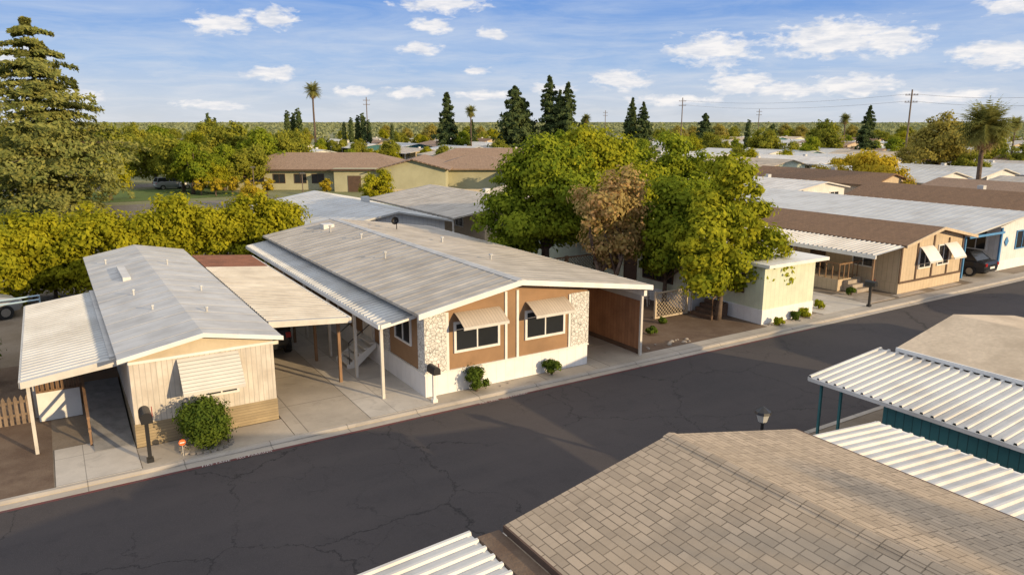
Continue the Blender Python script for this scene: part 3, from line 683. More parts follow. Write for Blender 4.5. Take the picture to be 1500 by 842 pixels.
def trunk_mb(h,r,targets,lean=(0,0),base=(0,0,0),seed=0):
    rr=random.Random(seed); mb=MB(); bx,by,bz=base
    top=Vector((bx+lean[0],by+lean[1],bz+h))
    P=[Vector((bx,by,bz-.05)),Vector((bx+lean[0]*.2+rr.uniform(-.08,.08),by+lean[1]*.2,bz+h*.35)),Vector((bx+lean[0]*.6,by+lean[1]*.6+rr.uniform(-.1,.1),bz+h*.7)),top]
    mb.tube(P,[r*1.3,r,r*.8,r*.6],9)
    for t in targets:
        t=Vector(t); s0=P[rr.choice([2,2,3])]
        mid=s0.lerp(t,.5)+Vector((rr.uniform(-.3,.3),rr.uniform(-.3,.3),rr.uniform(0,.4)))
        mb.tube([s0,mid,t],[r*.5,r*.3,r*.1],6)
    return mb
def tree(name,loc,label,cat,seed,blobs,ncl,cr,per,ls,leaf,trunkh,tr,group=None,flat=.75,inner=.5,lean=(0,0),rz=0,stems=1):
    T=thing_local(name,loc,label,cat,group,rz)
    V,n,cc=crown_np(seed,blobs,ncl,cr,per,ls,flat,inner)
    me=np_mesh('crown',V,n); me.materials.append(M[leaf]); o=D.objects.new('crown',me); lnk(o); o.parent=T
    rr=random.Random(seed)
    if stems==1: mb=trunk_mb(trunkh,tr,[cc[rr.randrange(len(cc))] for _ in range(10)],lean,seed=seed)
    else:
        mb=MB()
        for k in range(stems):
            a=2*math.pi*k/stems; b=(math.cos(a)*tr*1.6,math.sin(a)*tr*1.6,0)
            m2=trunk_mb(trunkh,tr,[cc[rr.randrange(len(cc))] for _ in range(5)],(math.cos(a)*.7,math.sin(a)*.7),b,seed+k); mb.add(m2.v,m2.f)
    part(T,'trunk',mb,M['bark'],smooth=True)
    return T
tree('shade_tree',(24.3,35.2,.08),'large dense green broadleaf tree beside the carport','tree',11,
     [(0,0,5.2,3.0,3.3,2.6),(-1.3,.6,3.7,2.8,3.0,1.9),(2.0,-1.2,4.2,2.4,2.4,2.2),(-.6,0,7.0,1.6,1.8,1.5),(1.4,.3,7.3,1.5,1.6,1.5)],200,.82,210,.125,'leafA',3.0,.28,flat=.62)
tree('shade_tree',(28.2,36.0,.08),'tall green broadleaf tree with bright yellow-green top','tree',12,
     [(0,0,5.4,3.3,3.3,2.6),(2.3,-.8,4.5,2.8,2.6,2.4),(-1.8,.3,5.8,2.2,2.4,2.2),(-.9,0,7.8,1.5,1.6,1.4),(1.3,0,7.4,1.6,1.6,1.5)],200,.82,210,.125,'leafC',3.2,.28,flat=.62)
tree('shade_tree',(33.1,34.6,.08),'green broadleaf tree rising behind the pale green home','tree',13,
     [(0,0,5.2,2.8,2.8,2.4),(1.7,-1,5.2,2.0,2.0,2.3),(-1.8,1,6.2,2.0,2.0,1.9),(.4,0,7.3,1.3,1.3,1.2)],130,.78,210,.125,'leafA',3.0,.22,flat=.62)
tree('autumn_tree',(23.9,28.9,.08),'multi-stemmed tree with dry orange-brown foliage','tree',14,
     [(0,0,5.0,1.9,1.9,1.9),(1.1,.3,4.3,1.6,1.6,1.5),(-.9,-.5,5.3,1.3,1.3,1.3),(.3,0,3.3,1.7,1.5,1.0),(.7,0,6.1,1.0,1.0,1.0)],95,.55,110,.105,'leafB',2.6,.12,stems=4,inner=.35)
tree('shade_tree',(26.6,27.6,.08),'leafy green tree overhanging the pale green home','tree',16,
     [(.4,0,4.7,1.6,1.6,1.7),(.3,-.3,3.2,1.5,1.5,1.2),(-.5,.4,2.6,1.2,1.2,.8)],80,.6,170,.12,'leafA',2.0,.12,inner=.4)
tree('yard_tree',(27.0,24.3,.08),'yellow-green broadleaf tree on bare dirt next to wooden steps','tree',15,
     [(-.2,0,5.5,1.3,1.5,1.8),(1.1,.2,5.1,1.3,1.4,1.7),(-1.7,-.2,4.0,1.2,1.4,1.5),(2.3,-.3,3.9,1.3,1.4,1.5),(-1.6,-.5,2.4,1.1,1.2,.8),(2.9,-.6,2.5,1.0,1.1,.8),(.5,.4,6.8,.8,.9,1.1),(.5,-.4,3.1,1.7,1.2,1.1),(1.5,-.5,2.1,1.1,1.0,.5)],150,.6,200,.115,'leafC',2.0,.15,stems=1,flat=.62)
for i,(x,y,h) in enumerate(((19.5,-21,12.2),(24.5,-24,12.5),(15.5,-24,12.0))):
    tree('shade_tree',(x,y,.08),'tall open-crowned broadleaf tree behind the homes','tree',101+i,[(0,0,h*.72,2.4,2.4,h*.26),(1.2,0,h*.55,1.6,1.6,1.6)],50,.55,90,.16,'leafA',h*.5,.2,inner=.3)

def bush(loc,label,seed,r,h,leaf,name='bush',group=None,dens=1.0,ls=.06):
    T=thing_local(name,loc,label,'bush',group)
    V,n,cc=crown_np(seed,[(0,0,h*.52,r*.8,r*.8,h*.4)],int(38*dens),r*.33,150,ls,.9,.35)
    me=np_mesh('foliage',V,n); me.materials.append(M[leaf]); o=D.objects.new('foliage',me); lnk(o); o.parent=T
    mb=MB()
    for k in range(4):
        a=k*1.57+.4; mb.tube([(0,0,-.02),(math.cos(a)*r*.2,math.sin(a)*r*.2,h*.35),(math.cos(a)*r*.5,math.sin(a)*r*.5,h*.7)],[.03,.02,.01],5)
    part(T,'stem',mb,M['bark'])
    return T
bush((3.15,22.2,.1),'rounded dark green clipped bush in a stone ring',21,.88,1.5,'leafBush',dens=2.4,ls=.045)
ring=thing('planter_ring',(3.15,22.2,.1),'low stone ring around the bush','planter'); mb=MB()
for k in range(22):
    a=k/22*2*math.pi; cx,cy=3.15+.70*math.cos(a),22.17+.55*math.sin(a); mb.box(cx-.07,cx+.07,cy-.06,cy+.06,.1,.16)
part(ring,'stone_ring',mb,M['rock'])
bush((12.2,21.9,.1),'small open green shrub beside white skirting',22,.55,.95,'leafBush',dens=.36,ls=.05)
bush((15.5,21.95,.1),'small green shrub beside white skirting',23,.42,.8,'leafBush',dens=.3,ls=.05)
for i,(x,y,r_,h_) in enumerate(((31.0,22.3,.35,.5),(30.1,22.2,.25,.45),(28.6,21.95,.3,.45),(22.4,24.0,.3,.35),(21.4,26.5,.35,.4),(24.2,25.2,.25,.3),(33.0,23.0,.3,.5),(37.2,24.0,.3,.45))):
    bush((x,y,.1),'low shrub growing at the edge of the yard',124+i,r_,h_,'leafBush' if i%2 else 'leafC','bush','low yard shrubs',dens=.35,ls=.05)
bush((-3.6,31.5,.08),'dense dark green shrub beside the porch',26,1.5,2.4,'leafBush',dens=2.2,ls=.08)
bush((-4.8,35.5,.08),'dense green shrub near the hedge',27,2.0,3.0,'leafFar',dens=2.4,ls=.09)

def hedge(loc,label,segs,seed,per=150):
    T=thing_local('hedge',loc,label,'hedge')
    V,n,cc=crown_np(seed,segs,int(17*len(segs)),.62,per,.115,.85,.45)
    me=np_mesh('foliage',V,n); me.materials.append(M['leafH']); o=D.objects.new('foliage',me); lnk(o); o.parent=T
    mb=MB()
    for s_ in segs[::2]: mb.tube([(s_[0],s_[1],-.02),(s_[0]+.1,s_[1],s_[2])],[.12,.06],6)
    part(T,'stem',mb,M['bark'])
segs=[]
for i in range(27):
    x=-13+i*.98; h=3.9+ (1.0 if -2<x<13 else 0)+.3*math.sin(i*1.35)+R.uniform(-.3,.3)
    segs.append((x,R.uniform(-.5,.5),h*.42,1.3,1.3,h*.42)); segs.append((x,R.uniform(-.6,.6),h*.74,1.1,1.2,h*.26))
hedge((0,46.2,.08),'tall loose yellow-green hedge behind the homes',segs,31,150)
segs=[]
for i in range(12):
    h=2.8+R.uniform(-.3,.3); segs.append((R.uniform(-.3,.3),-i*1.0,h*.5,1.1,1.0,h*.5))
hedge((-12.5,45.5,.08),'yellow-green hedge beside the open yard',segs,32,120)

def conifer_np(seed,h,rbase,levels,perlev,lpb,ls,z0=.08,droop=.15,power=1.0,irregular=.25,wd=.30,zn=.05,up=.6,base_r=.25,curve=1.6,jit=.6):
    rg=np.random.default_rng(seed); P=[];br=[]
    for L_ in range(levels):
        t=L_/(levels-1); z=h*(z0+(1-z0)*t); rad=rbase*((1-t)**power)+base_r
        if t<.12: rad*=.75+t*2
        rad*=rg.uniform(.84,1.12)
        k=max(4,int(perlev*(1-t*.5)))
        for j in range(k):
            a=rg.uniform(0,2*math.pi); ln=rad*rg.uniform(1-irregular*1.6,1+irregular)
            zz=z+rg.uniform(-jit,jit)*h/levels
            u=rg.random(lpb)**.7
            wdt=ln*wd*np.sin(np.pi*np.clip(u*.9+.08,0,1))
            side=rg.uniform(-1,1,lpb)*wdt
            x=math.cos(a)*ln*u-math.sin(a)*side; y=math.sin(a)*ln*u+math.cos(a)*side
            zc=zz-droop*ln*u**curve+rg.normal(size=lpb)*(zn*ln+.06)+.12*ln*u
            P.append(np.stack([x,y,zc],1)); br.append((math.cos(a)*ln*.8,math.sin(a)*ln*.8,zz,zz-droop*ln*.5+.08*ln))
    P=np.concatenate(P); n=len(P)
    Nn=unit(rg.normal(size=(n,3))*.5+np.array([0,0,up])+unit(P*np.array([1,1,0]))*.7)
    return quads(P,Nn,ls*rg.uniform(.6,1.4,n),rg,.5),n,br
def conifer(name,loc,label,seed,h,rb,levels,perlev,lpb,ls,leaf,group=None,**kw):
    T=thing_local(name,loc,label,'tree',group)
    V,n,br=conifer_np(seed,h,rb,levels,perlev,lpb,ls,**kw)
    me=np_mesh('crown',V,n); me.materials.append(M[leaf]); o=D.objects.new('crown',me); lnk(o); o.parent=T
    mb=MB(); mb.tube([(0,0,-.05),(0,0,h*.5),(0,0,h*.97)],[h*.022+.06,h*.013,.02],8)
    for b in br[::3]: mb.tube([(0,0,b[2]),(b[0],b[1],b[3])],[h*.004+.02,.015],4,cap=False)
    part(T,'trunk',mb,M['bark']); return T
def at(bearing,dist): a=math.radians(bearing); return (math.sin(a)*dist,math.cos(a)*dist,0)
conifer('cedar_tree',at(.1,92),'very large golden-green cedar with layered drooping branches',41,19.2,9.3,19,15,230,.23,'leafCedar',z0=.07,power=.74,irregular=.32,wd=.34,zn=.018,up=.9,base_r=.6,droop=.22,curve=2.0,jit=.3)

def kind(seed,leaf,lab,h,w,n=60,per=60,ls=.33,nm='broadleaf_tree'):
    def mk(loc):
        return tree(nm,loc,lab,'tree',seed,[(0,0,h*.58,w*.42,w*.42,h*.33),(w*.2,0,h*.45,w*.3,w*.3,h*.25),(-w*.2,w*.1,h*.5,w*.3,w*.3,h*.28),(0,-w*.1,h*.75,w*.25,w*.25,h*.2)],n,w*.12,per,ls,leaf,h*.35,h*.03,'trees around the park')
    return mk
K={'g1':kind(51,'leafFar','spreading green broadleaf street tree',8,8.5,90,90,.22)(at(6.5,120)),
   'g2':kind(52,'leafFar','tall rounded green broadleaf tree',10,9,90,90,.24)(at(11.5,125)),
   'g3':kind(53,'leafA','dark green rounded broadleaf tree',9,7,90,90,.2)(at(13.5,118)),
   'o1':kind(54,'leafOr','low round amber leaved tree',4.6,5.6,80,100,.14)(at(55.0,98)),
   'y1':kind(55,'leafH','bright yellow green broadleaf tree',8,7.5,90,90,.2)(at(9,132)),
   'b1':kind(56,'leafG','tall golden green broadleaf tree',11,9.5,100,90,.22)(at(61.6,122)),
   's1':kind(57,'leafOr','small clipped amber ornamental tree',2.8,2.0,28,60,.11)(at(10.3,104))}
for b,d,k,s in ((4,128,'g2',.95),(8.2,112,'g1',.9),(2.6,135,'y1',1.1),(5.3,150,'g2',1),(7,160,'g3',1.1),(10,150,'g2',1),(12.3,140,'y1',.95),(14.6,135,'g1',1),(16,150,'g2',.8),(8.8,108,'g3',.75),(10.9,112,'g3',.8),
    (12.6,112,'g1',.8),(3.6,105,'y1',.8),(57.5,98,'o1',1.4),(58.8,94,'o1',1.0),(56.3,112,'o1',1.1),(60,140,'b1',.6),(63.4,120,'g2',.6),(-1,118,'g2',1),(1,140,'y1',1),
    (54.5,190,'g2',1.1),(53.6,170,'g3',.7),(47,190,'g1',.9),(50.5,180,'g2',.8),(59,160,'g3',.8),(45.5,170,'y1',.8),(64.5,170,'g2',.8),(38.5,150,'y1',.9),(42,140,'g3',.7),(17.5,170,'y1',.6),(20.5,190,'g2',.6),(23,180,'g1',.6),(25.5,165,'y1',.55),(31,170,'g2',.6),(28.2,200,'g3',.8),(62.2,150,'y1',.8),(49,150,'g1',.6),(52,145,'y1',.6),(66,150,'g1',.8)):
    copy_thing(K[k],at(b,d),R.uniform(0,6),s*R.uniform(.92,1.08))
for b,d in ((11.4,104),(12.7,103),(13.8,102),(9.3,106),(18,100)): copy_thing(K['s1'],at(b,d),R.uniform(0,6),R.uniform(.9,1.15))
for x,y in TREESPOTS: copy_thing(K[R.choice(['g1','g2','g3','y1','g1','y1','o1'])],(x,y,0),R.uniform(0,6),R.uniform(.45,.72))
for i in range(150):
    b=R.uniform(-3,67); d=R.uniform(250,430); copy_thing(K[R.choice(['g1','g2','y1','y1','g1','b1'])],at(b,d),R.uniform(0,6),R.uniform(.45,.85))

conifer('conifer_tree',at(27.1,200),'tall dark conifer beside the park road',61,16.6,3.6,26,11,38,.42,'leafCon','tall conifers',z0=.1,power=.8,irregular=.35)
c1=conifer('conifer_tree',at(32.2,178),'broad dark conifer in a dense clump',62,17.3,5.2,26,13,46,.45,'leafCon','tall conifers',z0=.08,power=.65,irregular=.38)
c2=conifer('conifer_tree',at(34.8,182),'tall dark pointed conifer in a clump',63,19.4,4.4,28,11,42,.42,'leafCon','tall conifers',z0=.08,power=.75,irregular=.36)
for b,d,s,c in ((36.2,180,.92,c2),(35.6,190,.85,c2),(32.9,186,.85,c1),(41.0,205,.78,c2),(41.8,200,.72,c2),(46.3,205,.66,c1),(57.2,180,.64,c2),(29,230,.5,c2),(37.4,215,.6,c1),(51,230,.5,c1)):
    copy_thing(c,at(b,d),R.uniform(0,6),s)
cy=tree('cypress_tree',at(15.5,220),'narrow dark column-shaped cypress','tree',71,[(0,0,5.5,.85,.85,5.2),(0,0,9.5,.6,.6,3.4)],120,.5,34,.28,'leafCon',4,.15,'cypress columns',inner=.2)
for b,d,s in ((15.9,222,.95),(16.3,219,1.05),(20,220,.85),(20.5,222,.9),(20.9,220,.95),(21.3,221,.8),(10.2,230,.95),(10.6,232,.85),(23,240,.7),(19.5,225,.75),(49.3,210,.8)): copy_thing(cy,at(b,d),R.uniform(0,6),s)

def frond(mb,a,el,L,wd,rr,n=7,droop=.9):
    d=Vector((math.cos(a),math.sin(a),0)); s=Vector((-math.sin(a),math.cos(a),0)); p=Vector((0,0,0)); pts=[]
    e=el
    for i in range(n+1):
        pts.append(p.copy()); p=p+(d*math.cos(e)+Vector((0,0,1))*math.sin(e))*L/n; e-=droop/n*2
    for i in range(1,n+1):
        w=wd*math.sin(math.pi*min(1,(i/n)*.85+.12))
        q=pts[i-1]; q2=pts[i]; dn=Vector((0,0,-w*.35))
        for sg in (1,-1):
            for k in (0,.5):
                b0=q.lerp(q2,k); b1=q.lerp(q2,k+.36); tip=q.lerp(q2,k+.7)+s*sg*w+dn
                mb.poly(b0,b1,tip)
def palm(loc,label,h,L,nf,seed,skirt=True,r=.28,wd=.5):
    rr=random.Random(seed); T=thing_local('palm_tree',loc,label,'tree','palm trees')
    part(T,'trunk',MB().tube([(0,0,-.05),(.05,0,h*.3),(-.05,.05,h*.7),(0,0,h)],[r*1.3,r,r*.85,r*.8],10),M['bark'],smooth=True)
    mb=MB()
    for i in range(nf):
        frond(mb,rr.uniform(0,6.28),rr.uniform(-.7,1.45),L*rr.uniform(.8,1.1),wd,rr,7,rr.uniform(.25,.6))
    mb.v=[(x,y,z+h) for x,y,z in mb.v]; part(T,'crown',mb,M['palm'])
    if skirt:
        mb=MB()
        for i in range(int(nf*.8)): frond(mb,rr.uniform(0,6.28),rr.uniform(-1.5,-.6),L*rr.uniform(.5,.85),wd*.8,rr,5,.25)
        mb.v=[(x,y,z+h-.2) for x,y,z in mb.v]; part(T,'dead_frond_skirt',mb,M['palmdead'])
    return T
palm(at(64.0,92),'large fan palm with shaggy skirt of dead fronds',9.0,3.2,230,81,True,.26,.8)
pp=palm(at(17.4,230),'tall slim palm with shaggy crown',18.3,3.2,80,82,True,.3,1.0)
copy_thing(pp,at(28.9,200),1,.66,'slim palm with a rounded crown'); copy_thing(pp,at(37.6,210),2,.56,'short palm among dark conifers'); copy_thing(pp,at(55.7,190),2,.55,'short palm among leafy trees'); copy_thing(pp,at(65.6,150),1,.5,'short palm behind the homes')

rg=np.random.default_rng(91)
Vs=[];tot=0
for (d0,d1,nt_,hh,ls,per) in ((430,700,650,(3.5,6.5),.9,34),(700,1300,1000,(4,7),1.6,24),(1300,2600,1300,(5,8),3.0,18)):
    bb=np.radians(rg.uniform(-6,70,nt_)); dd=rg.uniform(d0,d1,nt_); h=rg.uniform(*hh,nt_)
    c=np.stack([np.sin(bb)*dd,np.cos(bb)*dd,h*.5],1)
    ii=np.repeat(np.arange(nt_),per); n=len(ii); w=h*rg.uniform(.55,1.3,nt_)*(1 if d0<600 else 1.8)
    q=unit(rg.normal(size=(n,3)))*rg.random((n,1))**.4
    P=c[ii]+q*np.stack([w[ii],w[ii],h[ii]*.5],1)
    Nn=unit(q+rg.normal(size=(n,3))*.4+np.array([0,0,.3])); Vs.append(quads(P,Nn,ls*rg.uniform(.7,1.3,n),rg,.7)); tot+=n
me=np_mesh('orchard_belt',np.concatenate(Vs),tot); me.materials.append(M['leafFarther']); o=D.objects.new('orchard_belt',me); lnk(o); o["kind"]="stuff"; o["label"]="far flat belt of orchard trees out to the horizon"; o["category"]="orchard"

# ------------------------------------------------------------------ vehicles
def loft(mb,rings):
    n=len(rings[0]); vs=[p for r_ in rings for p in r_]; fs=[]
    for i in range(len(rings)-1):
        for k in range(n):
            a=i*n+k;b=i*n+(k+1)%n; fs.append([a,b,b+n,a+n])
    fs.append(list(range(n))[::-1]); fs.append([(len(rings)-1)*n+k for k in range(n)]); mb.add(vs,fs)
def car(loc,rz,label,paint,suv=False,group='parked cars'):
    T=thing_local('parked_car',loc,label,'car',group,rz); k=1.18 if suv else 1.0
    st=[(-2.25,.48,.80,.70),(-2.18,.34,.98,.83),(-1.6,.26,1.02,.9),(-.6,.22,1.0,.91),(.7,.22,.97,.91),(1.4,.24,.90,.89),(2.0,.3,.78,.82),(2.22,.38,.64,.68)]
    rings=[[(x,-w*.9,a),(x,-w,(a+b)/2),(x,-w*.97,b-.08),(x,-w*.82,b),(x,w*.82,b),(x,w*.97,b-.08),(x,w,(a+b)/2),(x,w*.9,a)] for x,a,b,w in [(q[0],q[1]*k,q[2]*k,q[3]) for q in st]]
    mb=MB(); loft(mb,rings); body=part(T,'body',mb,paint)
    xb=-2.1 if suv else -1.75; xt=-1.85 if suv else -1.2; z0=.96*k; z1=1.43*k
    mb=MB(); loft(mb,[[(xb,-.80,z0),(1.05,-.80,z0),(1.05,.80,z0),(xb,.80,z0)],[(xt,-.64,z1),(.35,-.64,z1),(.35,.64,z1),(xt,.64,z1)]])
    part(T,'window_glass',mb,M['glass'])
    mb=MB(); loft(mb,[[(xt-.03,-.66,z1),(.38,-.66,z1),(.38,.66,z1),(xt-.03,.66,z1)],[(xt+.1,-.56,z1+.06),(.2,-.56,z1+.06),(.2,.56,z1+.06),(xt+.1,.56,z1+.06)]])
    for s_ in (-1,1):
        for (xa,xc) in ((xb,xt),(1.05,.35),(-.4,-.38)): mb.tube([(xa,s_*.81,z0),(xc,s_*.65,z1)],.035,5)
    part(T,'roof',mb,paint)
    for x in (-1.4,1.38):
        for s_ in (-1,1):
            w=part(T,'wheel',MB().tube([(x,s_*.70,.34),(x,s_*.93,.34)],.34*(1.06 if suv else 1),16),M['tyre'])
            part(w,'rim',MB().tube([(x,s_*.925,.34),(x,s_*.94,.34)],.21,12),M['rim'])
    for s_ in (-1,1):
        part(T,'headlight',MB().box(2.08,2.2,s_*.62-.14,s_*.62+.14,.60*k,.70*k),M['lamp_glass'])
        part(T,'taillight',MB().box(-2.26,-2.16,s_*.68-.1,s_*.68+.1,.72*k,.9*k),M['tail'])
        part(T,'wing_mirror',MB().box(.75,.95,s_*.98-.09,s_*.98+.09,.98*k,1.1*k),paint)
    part(T,'number_plate',MB().box(-2.275,-2.25,-.26,.26,.55*k,.67*k),M['white'])
    return T
car((6.95,31.6,.104),math.radians(90),'black SUV parked rear-out under the white carport',M['paintdark'],True)
car((48.9,24.6,.103),math.radians(90),'black sedan parked rear-out beside the white and blue home',M['paintdark'])
p1=car((-4.0,43.0,.09),math.radians(20),'dark grey car beside the pale blue frame',M['paintgrey'],True)
for b,d,r_ in ((9.6,126,0),(8.6,128,.1),(7.4,118,.2),(22.5,92,1.0)): copy_thing(p1,at(b,d),r_,1,'grey car parked on the asphalt near the lawn')
p2=car(at(9.0,118),.1,'white car parked on the asphalt near trees',M['paintwhite']); copy_thing(p2,at(10.9,120),.1)
F=thing('metal_frame',(-1.8,40.5,.1),'pale blue metal goal-shaped frame in the side yard','frame')
part(F,'frame_bar',MB().tube([(-3.0,40.2,.1),(-3.0,40.2,1.3),(-.9,40.2,1.4),(-.9,40.2,.1)],.045,8),M['paleblue'])
part(F,'frame_bar',MB().tube([(-3.0,41.2,.1),(-3.0,41.2,1.3),(-.9,41.2,1.4),(-.9,41.2,.1)],.045,8),M['paleblue'])

# ------------------------------------------------------------------ street furniture
def mailbox(loc,label,postm,big=1.0,rz=0):
    T=thing_local('mailbox',loc,label,'mailbox',None,rz)
    part(T,'post',MB().box(-.05,.05,-.05,.05,.121,1.0*big).box(-.09,.09,-.09,.09,0,.12),postm)
    mb=MB(); prof=[(-.12,1.0),(.12,1.0)]+[(.12*math.cos(t),1.14+.12*math.sin(t)) for t in [i*math.pi/8 for i in range(9)]]
    mb.prism([(x*big,z*big) for x,z in prof],-.26*big,.26*big); bx=part(T,'letter_box',mb,M['black'])
    part(T,'flag',MB().box(.125*big,.14*big,-.1,-.06,1.08*big,1.32*big),M['tail'])
mailbox((1.6,21.9,.1),'black mailbox on a thick black post',M['black'],1.25)
mailbox((10.45,21.75,.1),'black mailbox on a white post by the kerb',M['white'],1.05)
mailbox((35.6,21.9,.1),'large black mailbox on a short post by the kerb',M['black'],1.1)
sg=thing_local('yard_sign',(2.45,21.8,.1),'small round orange security sign on a stake','sign')
part(sg,'stake',MB().tube([(0,0,0),(0,0,.4)],.01,6),M['post']); part(sg,'sign_face',MB().tube([(0,-.005,.42),(0,-.025,.42)],.10,8),M['orange'])
part(sg,'sign_band',MB().box(-.065,.065,-.032,-.026,.405,.435),M['white'])
LP=thing_local('street_lamp',(14.9,11.7,.09),'short black lantern-style lamp post beside the near kerb','street lamp')
part(LP,'post',MB().tube([(0,0,0),(0,0,.3),(0,0,1.85)],[.08,.05,.04],10),M['black'])
part(LP,'lamp_shade',MB().tube([(0,0,1.85),(0,0,1.9)],[.06,.12],8).tube([(0,0,2.12),(0,0,2.18),(0,0,2.3)],[.22,.2,.02],8),M['black'])
part(LP,'lamp_glass',MB().tube([(0,0,1.9),(0,0,2.12)],[.11,.17],8),M['lamp_glass'])
for b,d in ((16.3,86),(12.9,100)):
    q=thing_local('street_lamp',at(b,d),'slim lamp post with a small head near the clubhouse','street lamp','slim lamp posts')
    part(q,'post',MB().tube([(0,0,0),(0,0,3.8)],[.07,.05],6),M['pole']); part(q,'lamp_head',MB().box(-.3,.3,-.15,.15,3.8,3.95),M['black'])
def upole(b,d,h,arms):
    T=thing_local('utility_pole',at(b,d),'tall wooden utility pole with crossarms','utility pole','utility poles',math.radians(-b))
    part(T,'pole',MB().tube([(0,0,0),(0,0,h)],[.17,.12],8),M['pole']); mb=MB()
    for i in range(arms): mb.box(-1.0,1.0,-.05,.05,h-1-i*1.2,h-.88-i*1.2)
    for i in range(arms):
        for a in (-.9,-.4,.4,.9): mb.tube([(a,0,h-.88-i*1.2),(a,0,h-.7-i*1.2)],.05,6)
    part(T,'crossarm',mb,M['pole']); return T
for p in [(21.2,230,16.5,2),(44.6,220,16,2),(59.6,150,14.9,2),(50,300,14,2),(39,320,14,2),(72,130,14.5,2)]: upole(*p)
def wire(a,b,za,zb,sag):
    A_=Vector(at(*a)); B_=Vector(at(*b)); A_.z=za;B_.z=zb; pts=[]
    for i in range(15):
        t=i/14; p=A_.lerp(B_,t); p.z-=sag*4*t*(1-t); pts.append(p)
    o=thing('power_line',(0,0,0),'thin overhead power line between utility poles','power line','power lines'); part(o,'cable',MB().tube(pts,.018,4),M['pole'])
for dz in (0,-1.2): 
    wire((44.6,220),(59.6,150),15.3+dz,14.2+dz,1.2); wire((59.6,150),(72,130),14.2+dz,13.8+dz,1.0)
PF=thing('picket_fence',(-6,27.1,.09),'weathered low wooden picket fence on bare dirt','fence'); mb=MB(); x=-14
while x<-1.25: mb.prism([(x,.09),(x+.1,.09),(x+.1,.95),(x+.05,1.05),(x,.95)],27.05,27.08); x+=.16
part(PF,'picket',mb,M['woodfence']); part(PF,'rail',MB().box(-14,-1.25,27.09,27.13,.35,.43).box(-14,-1.25,27.09,27.13,.78,.86),M['woodfence'])
RG=random.Random(5); base=None
rs=[(20.8+RG.uniform(0,2.6),22.3+RG.uniform(0,.5)) for _ in range(12)]+[(28.3+RG.uniform(0,3),21.9+RG.uniform(0,.4)) for _ in range(9)]+[(13.2,21.9),(13.6,22.0)]
for x,y in rs:
    r_=RG.uniform(.05,.12)
    if base is None:
        base=thing_local('rock',(x,y,.1),'rough pale landscaping rock on the dirt edge','rock','landscaping rocks')
        mb=MB(); mb.tube([(0,0,-.2),(0,0,.1),(.1,.1,.5),(.05,0,.75)],[.9,1,.75,.25],7); part(base,'stone',mb,M['rock']); base.scale=(.12,.1,.1)
    else: copy_thing(base,(x,y,.1),RG.uniform(0,6),(r_,r_*RG.uniform(.7,1),r_*.8))

# ------------------------------------------------------------------ light and sky
SUN_B,SUN_E=156,14
sd=Vector((math.sin(math.radians(SUN_B))*math.cos(math.radians(SUN_E)),math.cos(math.radians(SUN_B))*math.cos(math.radians(SUN_E)),math.sin(math.radians(SUN_E))))
sl=D.lights.new('sun','SUN'); sl.energy=5.0; sl.angle=math.radians(.6); sl.color=(1,.75,.43)
so=D.objects.new('sun',sl); lnk(so); so.rotation_euler=sd.to_track_quat('Z','Y').to_euler(); so.location=(30,-40,40)
w=D.worlds.new('World'); S.world=w; w.use_nodes=True; nt=w.node_tree; bg=nt.nodes['Background']
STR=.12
sky=nn(nt,'ShaderNodeTexSky'); sky.sky_type='NISHITA'; sky.sun_disc=False; sky.sun_elevation=math.radians(SUN_E); sky.sun_rotation=math.radians(SUN_B)
sky.air_density=1.0; sky.dust_density=.6; sky.ozone_density=2.0
g=nn(nt,'ShaderNodeTexCoord').outputs['Generated']; x,y,z=sep(nt,g)
az=mth(nt,'MULTIPLY',mth(nt,'ARCTAN2',x,y),57.2958); el=mth(nt,'MULTIPLY',mth(nt,'ARCSINE',z),57.2958)
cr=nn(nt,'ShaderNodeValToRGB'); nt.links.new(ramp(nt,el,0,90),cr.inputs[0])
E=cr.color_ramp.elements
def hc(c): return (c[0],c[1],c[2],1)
stops=[(0,(.64,.67,.72)),(1.5/90,(.54,.62,.75)),(4/90,(.32,.49,.79)),(9/90,(.13,.31,.74)),(16/90,(.28,.45,.80)),(35/90,(1.0,1.0,1.0)),(1,(1.25,1.19,1.12))]  # upper stops, above the camera view, brightened to fill shaded ground
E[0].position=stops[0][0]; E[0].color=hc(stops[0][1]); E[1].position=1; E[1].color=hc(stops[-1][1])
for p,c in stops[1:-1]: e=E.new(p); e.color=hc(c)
v=comb(nt,az,el,0)
n1=noise(nt,comb(nt,mth(nt,'MULTIPLY',az,.75),mth(nt,'MULTIPLY',el,1.7),0),1.0,8,.58,.2)
acc=None
CL=[(46.5,5.0,2.7,1.0),(54.7,5.5,3.7,1.15),(57.9,5.3,2.2,.95),(14.7,3.3,1.6,.45),(11.5,6.5,2,.6),(15,7.1,1.7,.6),(26.1,6.8,1.3,.5),(30.5,6.3,1,.4),(40,3.0,1.9,.65),(48.6,2.7,2.1,.75),(55.8,2.4,2.7,.65),(64.2,4.1,2.4,.8),(26.9,8.3,3,.6),(29.4,3.7,1,.25),(25.3,5.2,1.5,.4),(65,7,2,.6),(51.8,2.2,2,.5),(2.9,1.7,1,.5),(20.3,2.1,1.6,.3),(24.3,2.1,1.7,.4),(10.4,1.1,2,.3),(30,1.9,2,.3),(35,2.4,1.6,.3),(61,1.6,3,.4),(44,1.5,3,.35),(-1,4,2,.6),(75,6,4,1.2),(-12,6,4,1)]
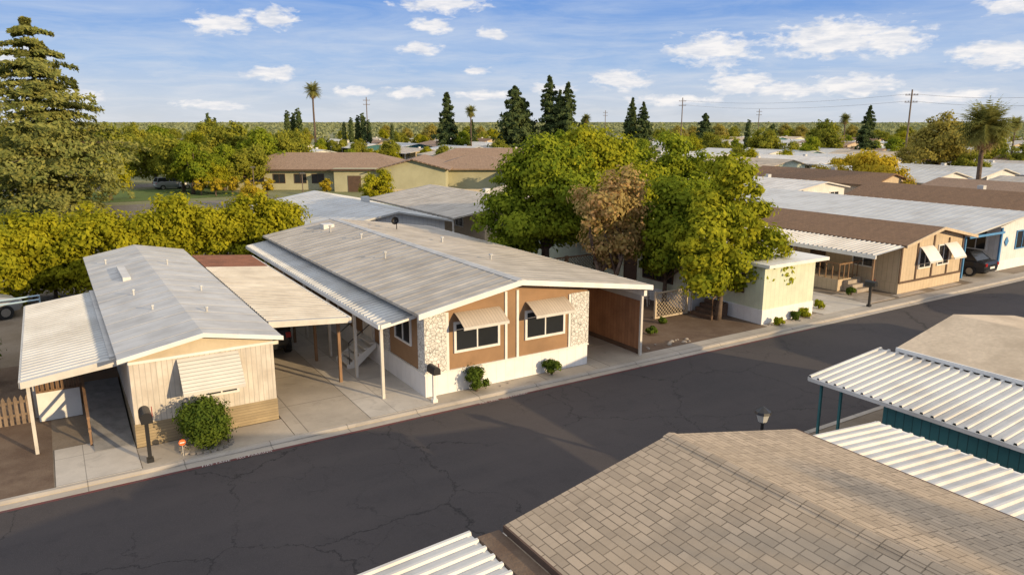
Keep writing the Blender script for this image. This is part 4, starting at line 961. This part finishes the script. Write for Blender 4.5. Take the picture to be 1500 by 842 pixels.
for a,e,ww,hh in CL:
    s_=nn(nt,'ShaderNodeVectorMath',operation='SUBTRACT'); nt.links.new(v,s_.inputs[0]); s_.inputs[1].default_value=(a,e,0)
    m_=nn(nt,'ShaderNodeVectorMath',operation='MULTIPLY'); nt.links.new(s_.outputs[0],m_.inputs[0]); m_.inputs[1].default_value=(1/ww/1.3,1/hh/1.3,0)
    l_=nn(nt,'ShaderNodeVectorMath',operation='LENGTH'); nt.links.new(m_.outputs[0],l_.inputs[0])
    d_=mth(nt,'SUBTRACT',1,l_.outputs['Value'])
    acc=d_ if acc is None else mth(nt,'MAXIMUM',acc,d_)
acc=mth(nt,'MAXIMUM',acc,-.42)
dens=ramp(nt,mth(nt,'ADD',acc,mth(nt,'MULTIPLY',mth(nt,'SUBTRACT',n1,.5),2.2)),.05,.5)
low=ramp(nt,el,8,0)
w1=noise(nt,comb(nt,mth(nt,'MULTIPLY',az,.06),mth(nt,'MULTIPLY',el,.42),3),1.0,8,.64,.8)
w2=noise(nt,comb(nt,mth(nt,'MULTIPLY',az,.22),mth(nt,'MULTIPLY',el,1.4),9),1.0,8,.62,.5)
wis=mth(nt,'MULTIPLY',ramp(nt,w1,.38,.70),.5)
wis2=mth(nt,'MULTIPLY',mth(nt,'MULTIPLY',ramp(nt,w2,.42,.72),mth(nt,'ADD',mth(nt,'MULTIPLY',low,.8),.1)),.8)
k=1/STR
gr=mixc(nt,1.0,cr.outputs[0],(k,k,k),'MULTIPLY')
hs=nn(nt,'ShaderNodeHueSaturation'); hs.inputs['Saturation'].default_value=.7; hs.inputs['Value'].default_value=1.2; nt.links.new(sky.outputs[0],hs.inputs['Color'])
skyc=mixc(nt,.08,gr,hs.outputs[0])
skyc=mixc(nt,wis,skyc,(.64*k,.72*k,.84*k))
skyc=mixc(nt,wis2,skyc,(.76*k,.78*k,.82*k))
shade=ramp(nt,noise(nt,comb(nt,mth(nt,'MULTIPLY',az,.5),mth(nt,'MULTIPLY',el,2.2),5),1.0,5,.6),.35,.6)
cl=mixc(nt,shade,(.70*k,.73*k,.80*k),(1.0*k,.96*k,.93*k))
skyc=mixc(nt,mth(nt,'MULTIPLY',dens,.9),skyc,cl)
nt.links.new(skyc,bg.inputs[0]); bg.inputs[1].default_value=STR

# ------------------------------------------------------------------ camera
cd=D.cameras.new('camera'); cam=D.objects.new('camera',cd); lnk(cam); S.camera=cam
cam.location=(0,0,9.5); cam.rotation_euler=(math.radians(90-12.62),0,math.radians(-32)); cd.lens=26.04; cd.sensor_width=36
cd.clip_start=.1; cd.clip_end=14000
